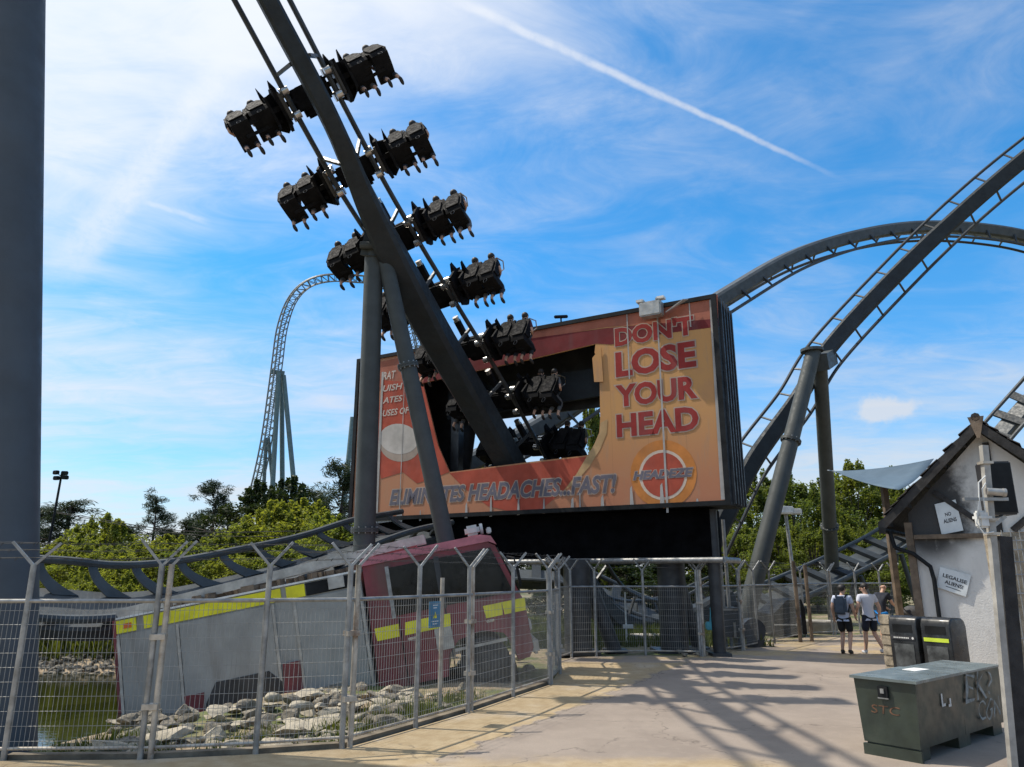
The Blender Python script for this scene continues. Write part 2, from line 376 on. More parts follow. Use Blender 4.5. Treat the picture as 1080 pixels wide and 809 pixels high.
# paved path: one sheet 4 mm over the ground
pm = bpy.data.materials.new('path_paving'); pm.use_nodes = True; n = NB(pm.node_tree); pb = pm.node_tree.nodes['Principled BSDF']
v = n.N.new('ShaderNodeTexCoord').outputs['Object']; sp = n.N.new('ShaderNodeSeparateXYZ'); n.L.new(v, sp.inputs[0])
f = n.noise(v, .8, 6, .62); ff = n.noise(v, 60, 3, .7); fm = n.noise(v, 5, 5, .6)
asp = n.mix(n.smooth(f, .3, .7), (.245, .202, .163), (.322, .268, .216))
asp = n.mix(n.smooth(fm, .45, .75, 0, .5), asp, (.345, .285, .23))
asp = n.mix(n.smooth(ff, .35, .65, 0, .35), asp, (.22, .18, .16))
asp = n.mix(n.smooth(n.noise(n.mapping(v, (1.6, .35, 1)), 1.2, 5, .6), .58, .75, 0, .35), asp, (.20, .165, .145))
och = n.mix(n.smooth(fm, .3, .7), (.345, .255, .145), (.43, .335, .205))
och = n.mix(n.smooth(f, .5, .72, 0, .7), och, (.50, .43, .34))
och = n.mix(n.smooth(ff, .4, .7, 0, .3), och, (.24, .17, .09))
A, B_ = Vector((-1.98, 9.61, 0)), Vector((.72, 14.86, 0)); dv = (B_ - A).normalized(); nv = Vector((dv.y, -dv.x, 0))
dist = n.math('SUBTRACT', n.vmath('DOT_PRODUCT', v, nv), nv.dot(A))
edge = n.math('ADD', dist, n.math('MULTIPLY', n.math('SUBTRACT', n.noise(v, 1.6, 5, .65), .5), 1.1))
nearend = n.math('ADD', sp.outputs[1], n.math('MULTIPLY', n.math('SUBTRACT', n.noise(v, 1.2, 5, .65), .5), 1.2))
m1 = n.math('MULTIPLY', n.smooth(edge, 1.24, 1.40, 1, 0), n.smooth(nearend, 18.3, 18.6, 1, 0))
m2 = n.math('MULTIPLY', n.smooth(nearend, 8.7, 9.3, .85, 0), n.smooth(sp.outputs[0], 2.6, 3.4, 1, 0))
m3 = n.math('MULTIPLY', n.smooth(nearend, 18.9, 19.5), n.smooth(n.noise(v, .9, 4), .4, .6))
mk = n.math('MAXIMUM', n.math('MAXIMUM', m1, m2), m3)
c = n.mix(mk, asp, och)
vo = n.N.new('ShaderNodeTexVoronoi'); vo.feature = 'DISTANCE_TO_EDGE'; vo.inputs['Scale'].default_value = .33
wv = n.vmath('ADD', v, n.vmath('MULTIPLY', n.mapping(v, (1, 1, 1)), Vector((0, 0, 0)))); nz = n.N.new('ShaderNodeTexNoise'); nz.inputs['Scale'].default_value = 1.5; nz.inputs['Detail'].default_value = 5; n.L.new(v, nz.inputs[0])
n.L.new(n.vmath('ADD', v, nz.outputs['Color']), vo.inputs['Vector'])
c = n.mix(n.math('MULTIPLY', n.smooth(vo.outputs['Distance'], .0, .010, .55, 0), n.smooth(fm, .42, .6)), c, (.07, .058, .048))
spots = n.N.new('ShaderNodeTexVoronoi'); spots.inputs['Scale'].default_value = 2.2; n.L.new(v, spots.inputs['Vector'])
c = n.mix(n.smooth(spots.outputs['Distance'], .035, .06, .45, 0), c, (.10, .09, .08))
crack = n.math('ABSOLUTE', n.math('SUBTRACT', edge, 1.38)); c = n.mix(n.math('MULTIPLY', n.smooth(crack, .0, .03, .7, 0), n.smooth(fm, .4, .55)), c, (.08, .065, .05))
n.L.new(c, pb.inputs['Base Color']); pb.inputs['Roughness'].default_value = .9; pb.inputs['Specular IOR Level'].default_value = .25
bn = n.N.new('ShaderNodeBump'); bn.inputs['Strength'].default_value = .35; bn.inputs['Distance'].default_value = .012; n.L.new(ff, bn.inputs['Height']); n.L.new(bn.outputs[0], pb.inputs['Normal'])
pts = [(-14, -12), (-14, 8.4)] + [(x, y - .02) for x, y in F1[1:]] + [(1.1, 17.5)] + F2 + F3[1:] + F4[1:] + [(40, 30), (40, -12)]
mb = MB(); mb.add([(x, y, .004) for x, y in pts], [tuple(range(len(pts)))])
ob = mb.build('path', pm); struct(ob)
bm = bmesh.new(); bm.from_mesh(ob.data); bmesh.ops.triangulate(bm, faces=bm.faces[:])
for f_ in bm.faces:
    if f_.normal.z < 0: f_.normal_flip()
bm.to_mesh(ob.data); bm.free()
mb = MB()
for (x0, y0), (x1, y1) in zip(F1[1:], F1[2:]):
    a, c_ = Vector((x0, y0, 0)), Vector((x1, y1, 0)); nn = Vector((-(c_ - a).y, (c_ - a).x, 0)).normalized()
    mb.beam(a + nn * .10 + Vector((0, 0, -.02)), c_ + nn * .10 + Vector((0, 0, -.02)), .12, .14)
struct(mb.build('kerb', 'kerbm'))

# ------------------------------------------------------------------ coaster tracks
def catmull(P_, n=10):
    P_ = [Vector(p) for p in P_]; out = []
    E_ = [P_[0] * 2 - P_[1]] + P_ + [P_[-1] * 2 - P_[-2]]
    for i in range(1, len(E_) - 2):
        p0, p1, p2, p3 = E_[i - 1:i + 3]
        for k in range(n):
            t = k / n
            out.append(.5 * ((2 * p1) + (p2 - p0) * t + (2 * p0 - 5 * p1 + 4 * p2 - p3) * t * t + (3 * p1 - p0 - 3 * p2 + p3) * t ** 3))
    out.append(P_[-1]); return out
def frames(pts, ups, n=10):
    c = catmull(pts, n); u = catmull(ups, n); fr = []
    for i, p in enumerate(c):
        t = (c[min(i + 1, len(c) - 1)] - c[max(i - 1, 0)]).normalized()
        l = t.cross(u[i]).normalized(); fr.append((p, t, l, l.cross(t)))
    return fr
def sample(fr, step, s0=0.):
    out = []; acc = 0; nxt = s0
    for a, c in zip(fr, fr[1:]):
        d = (c[0] - a[0]).length
        while acc + d >= nxt:
            k = (nxt - acc) / d if d else 0
            p = a[0].lerp(c[0], k); t = a[1].lerp(c[1], k).normalized(); l = a[2].lerp(c[2], k).normalized(); out.append((p, t, l, l.cross(t))); nxt += step
        acc += d
    return out
def coaster_track(name_label, fr, gauge=1.4, rr=.075, sw=.62, sh=.62, drop=.75, tie=1.9, style='rod', paint='track', widths=None, tiemat='rail', railmat='rail', group=None, tie0=.6, rod=.075):
    th = thing('coaster_track', name_label, 'rollercoaster track', fr[0][0], group)
    mb = MB(); m = len(fr); vs, fs = [], []
    for i, (p, t, l, u) in enumerate(fr):
        w, h, d = (sw, sh, drop) if widths is None else widths(i / (m - 1))
        c = p - u * (d + h / 2); ch = min(w, h) * .16
        for a, e in ((-w / 2 + ch, -h / 2), (w / 2 - ch, -h / 2), (w / 2, -h / 2 + ch), (w / 2, h / 2 - ch), (w / 2 - ch, h / 2), (-w / 2 + ch, h / 2), (-w / 2, h / 2 - ch), (-w / 2, -h / 2 + ch)):
            vs.append(c + l * a + u * e)
    for i in range(m - 1):
        for k in range(8): fs.append((i * 8 + k, i * 8 + (k + 1) % 8, i * 8 + 8 + (k + 1) % 8, i * 8 + 8 + k))
    fs += [tuple(range(8))[::-1], tuple(range((m - 1) * 8, m * 8))]
    mb.add(vs, fs); mb.build('spine', paint, th)
    for s_ in (-1, 1):
        mb = MB(); mb.tube([p + l * s_ * gauge / 2 for p, t, l, u in fr], rr, 8); mb.build('rail', railmat, th, True)
    for p, t, l, u in sample(fr, tie, tie0)[:95]:
        mb = MB(); d = drop + .08
        if style == 'cross':
            mb.beam(p - l * (gauge / 2 - .03) - u * .06, p + l * (gauge / 2 - .03) - u * .06, .34, .16, u)
        elif style == 'shark':
            for s_ in (-1, 1):
                e0 = l * s_ * sw * .30 - u * drop; e1 = l * s_ * (gauge / 2) - u * .02; nr = (e1 - e0).normalized().cross(t)
                lft = [p + e0.lerp(e1, q) + t * (.46 * (1 - q) ** 1.8 - .08) for q in (0, .15, .3, .45, .6, .8, 1)]
                rgt = [p + e0.lerp(e1, q) + t * (.46 * (1 - q) ** 1.8 + .09 + .30 * (1 - q) ** 2.2) for q in (1, .8, .6, .45, .3, .15, 0)]
                mb.prism([q - nr * .03 for q in lft + rgt], nr * .06)
        elif style == 'rod':
            mb.beam(p - u * (d + .04) - l * sw * .36, p - u * (d + .04) + l * sw * .36, rod, rod, t)
            for s_ in (-1, 1):
                mb.beam(p + l * s_ * (gauge / 2 - .02), p - u * (d) + l * s_ * sw * .35, rod, rod, t)
        else:      # curved plates sweeping from the spine out to each rail
            for s_ in (-1, 1):
                pr, w2 = [], []
                for k in range(7):
                    q = k / 6; xx = sw * .2 + (gauge / 2 - sw * .2) * (q ** .75); zz_ = -d + d * (q ** 1.9)
                    wdt = .46 * (1 - q) ** .8 + .12
                    pr.append(l * s_ * xx + u * zz_); w2.append(l * s_ * (xx - .25 * (1 - q)) + u * (zz_ - wdt))
                poly = [p + a for a in pr] + [p + a for a in w2[::-1]]
                mb.prism([q - t * .045 for q in poly], t * .09)
        mb.build('tie', tiemat, th)
    return th

# --- near-miss dive: rows of the train are a fixed step apart
RT0, STEP = Vector((-2.40, 15.07, 13.64)), Vector((.817, 1.193, -1.39)); TDIR = STEP.normalized()
L0 = Vector((.9038, -.1479, .4015)); L0 = (L0 - TDIR * L0.dot(TDIR)).normalized(); N0 = L0.cross(TDIR).normalized()
TH = [14, 0, -12, -22, -30, -35, -38, -40]
def rowframe(k):
    th_ = R(TH[max(0, min(7, k))]); l = (L0 * math.cos(th_) + N0 * math.sin(th_)).normalized()
    u = l.cross(TDIR).normalized(); r = RT0 + STEP * k
    return r - l * 2.36 + u * .16, l, u
P1, U1 = [], []
c0, l0, u0 = rowframe(0)
for k in range(7, 0, -1):
    P1.append(c0 - STEP * k * .98 + u0 * (.012 * k * k)); U1.append(u0)
for k in range(0, 8): c_, l_, u_ = rowframe(k); P1.append(c_); U1.append(u_)
e = P1[-1]
for dx, dy, zz_, uu in ((.9, 1.15, e.z - 1.35, (.3, .5, .8)), (2.2, 2.6, 1.35, (.1, .3, 1)), (4.2, 4.1, 1.1, (0, 0, 1)), (6.6, 5.2, 2.0, (-.35, 0, .9))):
    P1.append(e + Vector((dx, dy, zz_ - e.z))); U1.append(Vector(uu))
FR1 = frames(P1, U1, 8)
def w1(q):
    a = max(0, min(1, (q - .40) / .12)); return (.40 + .40 * a, .44 + .28 * a, .52 + .10 * a)
coaster_track('dark grey track diving with the train down through the billboard hole', FR1, widths=w1, tie=2.02, style='rod', gauge=1.08, rr=.062)

# --- track that climbs steeply on the right
PA = [at(740, 592, 27.5), at(762, 545, 27.2), at(792, 486, 27.2), at(838, 425, 27.4), at(871, 372, 27.6), at(940, 297, 27.3), at(1010, 228, 26.6), at(1085, 165, 25.6), at(1170, 105, 24), at(1280, 60, 22)]
va = [Vector((.04, 1, .0))] * 3 + [Vector((.10, 1, -.12))] * 3 + [Vector((.02, 1, -.03))] * 4
FRA = frames(PA, va, 10)
coaster_track('dark track climbing steeply up to the right from behind the billboard', FRA, sw=.60, sh=.50, drop=.30, gauge=1.36, rr=.062, tie=1.3, rod=.055)
# --- arch behind it
PB = [at(470, 520, 31), at(560, 474, 31.6), at(635, 424, 33),  at(700, 372, 35), at(775, 322, 37), at(840, 284, 39), at(905, 262, 41), at(970, 252, 43), at(1040, 255, 44), at(1100, 268, 44.5), at(1180, 300, 45)]
ub = [Vector((.25, .30, -.9))] * 11
FRB = frames(PB, ub, 10)
coaster_track('dark flattened arch of inverted track crossing the sky behind the steep climb', FRB, sw=.85, sh=.75, drop=.35, gauge=1.5, rr=.085, tie=1.9, style='fin', paint='track_lit')
# --- track low on the left, over the pond behind the fire engine
PC = [at(-140, 606, 14.0), at(-40, 614, 14.6), at(45, 619, 15.3), at(120, 622, 16.0), at(200, 614, 17.0), at(280, 596, 18.2), at(345, 574, 19.6), at(400, 555, 21.2), at(450, 545, 23.2)]
uc = [Vector((.02, -.62, .78))] * 6 + [Vector((-.1, -.58, .8))] * 3
FRC = frames(PC, uc, 10)
coaster_track('low banked grey track with curved fins above the pond behind the fire engine', FRC, gauge=1.9, rr=.085, sw=1.3, sh=.34, drop=.46, tie=1.02, style='shark', paint='track_lit', tiemat='track_lit', railmat='track_lit')
# --- track low on the right, behind the fence and the house
PD = [at(520, 600, 29), at(600, 606, 29), at(680, 640, 29), at(745, 652, 29.5), at(800, 632, 30), at(850, 612, 31), at(905, 586, 32.5), at(950, 560, 33.5), at(1000, 515, 34.2), at(1060, 445, 34), at(1110, 390, 33)]
ud = [Vector((0, -.45, .9))] * 8 + [Vector((-.4, -.5, .7)), Vector((-.55, -.55, .6)), Vector((-.6, -.6, .5))]
FRD = frames(PD, ud, 10)
coaster_track('low grey track with dark cross ties rising behind the two walking men', FRD, gauge=1.6, rr=.085, sw=.85, sh=.45, drop=.16, tie=1.05, style='cross', paint='track_lit', tiemat='track', railmat='track_lit')

# ------------------------------------------------------------------ coaster supports
def support_leg(label, feet, top, r0, r1, flanges=(), grp='coaster support columns', mat='support', name='support_column', n=24):
    feet, top = Vector(feet), Vector(top); th = thing(name, label, 'support column', feet, grp)
    mb = MB(); mb.tube([feet, top], [r0, r1], n); mb.build('shaft', mat, th, True)
    ax = (top - feet).normalized()
    for q in flanges:
        p = feet.lerp(top, q); r = r0 + (r1 - r0) * q
        mb = MB(); mb.cyl(p - ax * .05, p - ax * .004, r * 1.28, n).cyl(p + ax * .004, p + ax * .05, r * 1.28, n)
        fl = mb.build('flange', mat, th, True)
        bb = MB(); s1 = ax.orthogonal().normalized(); s2 = ax.cross(s1)
        for k in range(12): a = 2 * math.pi * k / 12; c = p + (s1 * math.cos(a) + s2 * math.sin(a)) * r * 1.16; bb.cyl(c - ax * .08, c + ax * .08, .018, 6)
        bb.build('bolts', 'galv', fl)
    if r0 < .45: mb = MB(); mb.box(feet + Vector((0, 0, .03)), (r0 * 3.2, r0 * 3.2, .06)); mb.build('base_plate', mat, th)
    return th
nodep = at(399, 262, 17.35)
gl = at(386, 600, 17.9); foot = Vector((gl.x - .05, 18.0, 0))
support_leg('upright grey support column in front of the left end of the billboard', foot, nodep + Vector((-.12, .1, .05)), .265, .235, (.30,))
gr_ = at(484, 585, 17.9)
LEGB = support_leg('slanting grey support column with a collar, crossing the billboard behind the fire engine', (gr_.x + .35, 18.0, 0), nodep + Vector((.12, .05, -.05)), .215, .20, (.70,))
# saddle joining both columns to the spine
mb = MB(); sp0 = nodep + Vector((.05, .35, .55))
mb.prism([nodep + Vector((-.42, -.16, -.25)), nodep + Vector((.42, -.16, -.30)), nodep + Vector((.66, .20, -.35)), nodep + Vector((.40, .3, .55)), nodep + Vector((-.02, .1, 1.15)), nodep + Vector((-.30, -.05, .85))], (0.03, .30, .10))
mb.cyl(nodep + Vector((-.42, -.2, .0)), nodep + Vector((.45, -.2, -.03)), .09, 12)
mb.build('saddle', 'support', LEGB)
tA = at(858, 371, 25.6)
LEGC = support_leg('thick grey column leaning right under the steep track, the left leg of its pair', gnd(780, 676), tA, .29, .26, (.66,))
support_leg('grey column of the right-hand pair standing nearly upright behind the fence', gnd(881, 656), tA + Vector((.35, .35, -.05)), .29, .25, (.4,))
mb = MB(); mb.cyl(tA + Vector((-.05, 0, .0)), tA + Vector((-.05, 0, .10)), .40, 20); mb.beam(tA + Vector((.1, .1, -.4)), at(871, 377, 27.6), .8, .6)
mb.build('column_head', 'support', LEGC)
# big blue-grey column at the left edge
ca = gnd(42, 809); r_ = .48
ca = at(42, 809, 9.95); fb = Vector((ca.x - r_ * 1.05, 9.95, -.9)); tt = at(45, 0, 9.95); tt = Vector((tt.x - r_ * 1.08, tt.y, tt.z)); fb = fb + (tt - fb) * (-.05); ext = fb + (tt - fb) * 1.6
support_leg('massive blue-grey column at the left edge, behind the mesh fence', fb, ext, r_, r_, (), mat='bigcol', n=48)
# slim supports of the low right track
for (px, Yd) in ((905, 32.4), (948, 33.4)):
    q = at(px, 588 if px == 905 else 566, Yd)
    for s_ in (-1, 1):
        support_leg('slim %s raking prop under the low track, %s' % ('left' if s_ < 0 else 'right', 'nearer the house' if px == 948 else 'left of the house'), (q.x + s_ * .7, q.y + .3, 0), (q.x + s_ * .1, q.y + .2, q.z - .75), .11, .10, (), 'slim props of the low track', name='support_prop', n=12)
for px, py, Yd in ((275, 612, 18.4),):
    q = at(px, py, Yd); support_leg('short grey prop standing in the pond under the low banked track, %s' % ('near the big column' if px < 100 else 'behind the fire engine'), (q.x, q.y + .4, -1.1), (q.x, q.y + .25, q.z - .05), .16, .16, (), 'props in the pond', name='support_prop', n=16)

# ------------------------------------------------------------------ people
def skin_body(nodes, edges, sub=2):
    """nodes: name -> (x, y, z, r[, r2]); one continuous surface grown round the skeleton (root = first node)"""
    names = list(nodes); me = bpy.data.meshes.new('sk')
    me.from_pydata([Vector(nodes[k][:3]) for k in names], [(names.index(a), names.index(c_)) for a, c_ in edges], [])
    ob = bpy.data.objects.new('sk', me); COL.objects.link(ob)
    md = ob.modifiers.new('s', 'SKIN'); md.use_smooth_shade = True
    sv = me.skin_vertices[0].data
    for i, k in enumerate(names):
        r = nodes[k][3]; sv[i].radius = (r, nodes[k][4] if len(nodes[k]) > 4 else r)
    sv[0].use_root = True
    m2 = ob.modifiers.new('u', 'SUBSURF'); m2.levels = sub; m2.render_levels = sub
    bpy.context.view_layer.update()
    out = bpy.data.meshes.new_from_object(ob.evaluated_get(bpy.context.evaluated_depsgraph_get()))
    bpy.data.objects.remove(ob); bpy.data.meshes.remove(me)
    for p in out.polygons: p.use_smooth = True
    return out
def hand_nodes(nd, ed, pre, wrist, fdir, side, curl=.35, s=1.0):
    w = Vector(wrist); f = Vector(fdir).normalized(); sd = Vector(side).normalized(); pn = f.cross(sd)
    palm = w + f * .085 * s; nd[pre + 'palm'] = (*palm, .026 * s, .034 * s); ed.append((pre + 'wrist', pre + 'palm'))
    for i, ln in enumerate((.075, .085, .08, .062)):
        o = palm + sd * (.030 - .020 * i) * s + f * .022 * s
        a = o + (f * math.cos(curl * .6) + pn * math.sin(curl * .6)) * ln * .55 * s; e_ = a + (f * math.cos(curl * 1.8) + pn * math.sin(curl * 1.8)) * ln * .5 * s
        nd['%sf%d' % (pre, i)] = (*a, .0095 * s); nd['%se%d' % (pre, i)] = (*e_, .0075 * s)
        ed.append((pre + 'palm', '%sf%d' % (pre, i))); ed.append(('%sf%d' % (pre, i), '%se%d' % (pre, i)))
    t0_ = w + f * .04 * s + sd * .035 * s; t1_ = t0_ + (f * .7 + sd * .5 + pn * .3) * .05 * s
    nd[pre + 't0'] = (*t0_, .012 * s); nd[pre + 't1'] = (*t1_, .0095 * s); ed.append((pre + 'wrist', pre + 't0')); ed.append((pre + 't0', pre + 't1'))
def head_nodes(nd, ed, neck, hd, face, r=.088):
    n_, h_ = Vector(neck), Vector(hd); fc = Vector(face).normalized()
    nd['jaw'] = (*(n_.lerp(h_, .55) + fc * .035), r * .72); nd['skull'] = (*h_, r, r * 1.06); nd['crown'] = (*(h_ + Vector((0, 0, r * .62)) - fc * .01), r * .78)
    ed += [('neck', 'jaw'), ('jaw', 'skull'), ('skull', 'crown')]
def face_parts(parent, hd, face, mats=('skin', 'hairb'), hair=True, r=.092):
    h_ = Vector(hd); fc = Vector(face).normalized(); sd = fc.cross(Vector((0, 0, 1)))
    mb = MB(); mb.ball(h_ + fc * (r * 1.06) - Vector((0, 0, .022)), .017, 5, (1, 1, 1.5))
    for s_ in (-1, 1): mb.ball(h_ + sd * s_ * r * 1.0 - Vector((0, 0, .01)) - fc * .01, .026, 5, (.5, .8, 1.2))
    mb.ball(h_ + fc * (r * .80) - Vector((0, 0, .062)), .020, 5, (1.2, 1.2, .45)); mb.build('face', mats[0], parent, True, world=False)
    mb = MB()
    for s_ in (-1, 1): mb.ball(h_ + fc * r * .93 + sd * s_ * .034 + Vector((0, 0, .008)), .012, 5)
    mb.build('eyes', 'print_black', parent, True, world=False)
    if hair:
        mb = MB(); mb.ball(h_ + Vector((0, 0, .040)) - fc * .022, r * 1.13, 8, (1, 1.02, .92)); mb.build('hair', mats[1], parent, True, world=False)
def shell(nodes, edges, keep, grow, extra=None, sub=2):
    nd = {k: (*nodes[k][:3], *[q + grow for q in nodes[k][3:]]) for k in keep}
    if extra: nd.update(extra)
    return skin_body(nd, [e_ for e_ in edges if e_[0] in nd and e_[1] in nd] + ([] if not extra else [e_ for e_ in EXTRA_E if e_[0] in nd and e_[1] in nd]), sub)
EXTRA_E = []

# seated rider, local frame: x across, y forward, z up, hips at the origin
def rider_meshes():
    nd = dict(pel=(0, 0, .04, .10, .09), sp=(0, -.03, .26, .10, .08), ch=(0, -.03, .44, .10, .08), neck=(0, -.02, .58, .058)); FULL = dict(pel=(.15, .13), sp=(.14, .12), ch=(.155, .12))
    ed = [('pel', 'sp'), ('sp', 'ch'), ('ch', 'neck')]
    for s_, q in ((-1, 'l'), (1, 'r')):
        nd[q + 'sh'] = (s_ * .19, -.02, .49, .066); nd[q + 'el'] = (s_ * .25, .08, .24, .047); nd[q + 'wrist'] = (s_ * .15, .26, .32, .032)
        ed += [('ch', q + 'sh'), (q + 'sh', q + 'el'), (q + 'el', q + 'wrist')]
        hand_nodes(nd, ed, q, nd[q + 'wrist'][:3], (-s_ * .35, .4, .5), (-s_, -.3, .2), .9)
        nd[q + 'hip'] = (s_ * .095, .05, .0, .092); nd[q + 'kn'] = (s_ * .12, .42, .03, .066); nd[q + 'an'] = (s_ * .13, .40 + .04 * s_, -.40, .043); nd[q + 'to'] = (s_ * .14, .54 + .04 * s_, -.46, .036)
        ed += [('pel', q + 'hip'), (q + 'hip', q + 'kn'), (q + 'kn', q + 'an'), (q + 'an', q + 'to')]
    head_nodes(nd, ed, (0, -.02, .58), (0, .0, .74), (0, 1, 0))
    body = skin_body(nd, ed)
    nd2 = dict(nd); ed2 = list(ed)
    shirt = {k: (*nd[k][:3], *(FULL.get(k) or [x + .02 for x in nd[k][3:]])) for k in ('pel', 'sp', 'ch', 'lsh', 'rsh')}
    se = [('pel', 'sp'), ('sp', 'ch'), ('ch', 'lsh'), ('ch', 'rsh')]
    for q in 'lr':
        shirt[q + 'm'] = (*Vector(nd[q + 'sh'][:3]).lerp(Vector(nd[q + 'el'][:3]), .7), .064); se.append((q + 'sh', q + 'm'))
    shirt = skin_body(shirt, se)
    tr = {k: (*nd[k][:3], *[x + .016 for x in (FULL.get(k) or nd[k][3:])]) for k in ('pel', 'lhip', 'rhip', 'lkn', 'rkn')}
    te = [('pel', 'lhip'), ('pel', 'rhip'), ('lhip', 'lkn'), ('rhip', 'rkn')]
    for q in 'lr':
        a_ = Vector(nd[q + 'an'][:3]); tr[q + 'e'] = (*Vector(nd[q + 'kn'][:3]).lerp(a_, .8), .062); te.append((q + 'kn', q + 'e'))
    tr = skin_body(tr, te)
    return body, shirt, tr
RB, RS, RTR = rider_meshes()
RB.materials.append(MT['skin'])
def variant(me, mat):
    m = me.copy(); m.materials.clear(); m.materials.append(MT[mat]); return m
SH = {k: variant(RS, k) for k in ('navy', 'blackcloth', 'greycloth', 'maroon', 'khaki')}
TRS = {k: variant(RTR, k) for k in ('navy', 'blackcloth', 'greycloth')}
SHNAME = dict(navy='navy', blackcloth='black', greycloth='grey', maroon='maroon', khaki='olive')
def make_rider():
    th = thing('person', 'x', 'person')
    linkmesh('body', RB, th); linkmesh('shirt', SH['navy'], th); linkmesh('trousers', TRS['navy'], th)
    face_parts(th, (0, 0, .74), (0, 1, 0))
    for s_ in (-1, 1): mb = MB(); mb.ball((s_ * .137, .50 + .04 * s_, -.455), .055, 6, (.85, 2.0, .8)); mb.build('shoe', 'shoe', th, True, world=False)
    return th

# ------------------------------------------------------------------ the train
def make_car():
    root = thing('coaster_car', 'x', 'rollercoaster car')
    W = lambda mb, nm, mat, par, sm=False: mb.build(nm, mat, par, sm, world=False)
    mb = MB()                                        # chassis over the rails
    mb.box((0, 0, .20), (.92, .52, .20), bev=.04).box((0, .1, .40), (.62, .75, .26), bev=.06)
    mb.beam((0, -.3, .18), (0, -1.0, .16), .16, .14)
    chas = W(mb, 'chassis', 'train', root)
    mb = MB(); mb.cyl((0, -.98, .16), (0, -1.12, .16), .09, 12); W(mb, 'coupling', 'chrome', chas, True)
    for s_ in (-1, 1):
        mb = MB()                                    # wheel bogie
        mb.box((s_ * .70, .0, .02), (.13, .66, .36), bev=.04); bog = W(mb, 'wheel_bogie', 'dark', root)
        for y in (-.28, .28):
            mb = MB(); mb.cyl((s_ * .46, y, .20), (s_ * .62, y, .20), .12, 18); W(mb, 'wheel', 'chrome', bog, True)
            mb = MB(); mb.cyl((s_ * .46, y, -.18), (s_ * .61, y, -.18), .09, 18); W(mb, 'wheel', 'chrome', bog, True)
        mb = MB(); mb.beam((s_ * .4, -.02, .16), (s_ * 1.9, -.02, -.08), .20, .12, (0, 1, 0)); mb.beam((s_ * .9, .25, .12), (s_ * 1.8, .22, -.1), .10, .08, (0, 1, 0)); W(mb, 'wing_beam', 'train', root)
        mb = MB()                                    # jagged wing fairing
        P_ = [(.64, -.44), (.72, -.66), (.80, -.40), (.98, -.36), (1.05, -.62), (1.08, -.30), (1.04, .40), (.86, .55), (.66, .40)]
        mb.prism([(s_ * x, y, .36 - .12 * (x - .9)) for x, y in P_], (s_ * .0, 0, .16))
        mb.prism([(s_ * .74, y, z) for y, z in ((-.45, -.16), (.40, -.16), (.55, .15), (.38, .62), (.12, .52), (0, .84), (-.14, .50), (-.40, .72), (-.48, .4))], (s_ * .07, 0, 0))
        mb.prism([(s_ * .98, y, z) for y, z in ((-.35, -.12), (.30, -.12), (.40, .2), (.22, .55), (.08, .45), (-.06, .80), (-.18, .44), (-.36, .5))], (s_ * .06, 0, 0))
        W(mb, 'wing_fairing', 'train', root)
        for xs, wd in ((1.27, .47), (1.79, .42)):
            zb = .06 - .16 * (xs - 1.2)
            mb = MB(); x = s_ * xs
            prof = [(.50, -.03), (.50, .06), (.42, .07), (.06, .03), (-.07, .12), (-.12, .45), (-.14, .66), (-.20, .66), (-.21, .45), (-.22, -.05), (-.16, -.17), (.12, -.13)]
            mb = MB(); x = s_ * xs
            mb.prism([(x - wd / 2, y, z + zb) for y, z in prof], (wd, 0, 0)); st = W(mb, 'seat', 'seat', root)
            mb = MB(); mb.box((x, -.17, zb + .71), (.13, .05, .12), bev=.02); W(mb, 'headrest', 'seat', st)
            mb = MB()
            for q in (-1, 1): mb.prism([(x + q * (wd / 2 + .01), y, z + zb) for y, z in ((-.22, .0), (.02, .04), (-.04, .34), (-.16, .56), (-.22, .56))], (q * .025, 0, 0))
            mb.prism([(x - .17, -.228, zb - .02), (x + .17, -.228, zb - .02), (x + .2, -.232, zb + .4), (x + .12, -.236, zb + .6), (x - .12, -.236, zb + .6), (x - .2, -.232, zb + .4)], (0, -.03, 0))
            W(mb, 'seat_shell', 'train', st)
            mb = MB()                                # over-shoulder harness
            for q in (-1, 1): mb.tube([(x + q * .13, -.20, zb + .64), (x + q * .15, -.06, zb + .72), (x + q * .15, .12, zb + .62), (x + q * .14, .20, zb + .38), (x + q * .10, .22, zb + .18)], .034, 8)
            mb.tube([(x - .10, .22, zb + .18), (x + .10, .22, zb + .18)], .04, 8); mb.box((x, .17, zb + .42), (.24, .05, .28), bev=.02)
            hs = W(mb, 'harness', 'dark', st, True)
            mb = MB(); mb.tube([(x + .10 * s_, .25, zb + .62), (x + .20 * s_, .25, zb + .72), (x + .26 * s_, .05, zb + .80), (x + .2 * s_, -.20, zb + .66)], .018, 6); W(mb, 'handle', 'chrome', hs, True)
            mb = MB(); mb.tube([(x + .05 * math.sin(2 * math.pi * k / 12) - .0, -.2 + .0, zb - .30 + .09 * math.cos(2 * math.pi * k / 12)) for k in range(13)], .006, 5); W(mb, 'strap_loop', 'dark', st)
    return root
ORD = ['topmost', 'second from top', 'third from top', 'fourth from top', 'fifth from top', 'sixth from top', 'lowest']
car0 = make_car(); rid0 = make_rider()
TILT = Matrix.Rotation(R(13), 3, 'X')
for o in car0.children_recursive:
    if o.name.split('.')[0] in ('seat', 'headrest', 'seat_shell', 'harness', 'handle', 'strap_loop'):
        for v_ in o.data.vertices: v_.co = TILT @ v_.co
for m_ in [RB] + list(SH.values()) + list(TRS.values()):
    for v_ in m_.vertices: v_.co.y -= .20 * max(0, v_.co.z)
for o in rid0.children:
    if o.name.split('.')[0] in ('face', 'eyes', 'hair'):
        for v_ in o.data.vertices: v_.co.y -= .20 * v_.co.z
shirts = ['blackcloth', 'navy', 'greycloth', 'maroon', 'khaki']
SEATS = [(-1.80, 'outer left'), (-1.27, 'inner left'), (1.27, 'inner right'), (1.80, 'outer right')]
first = True
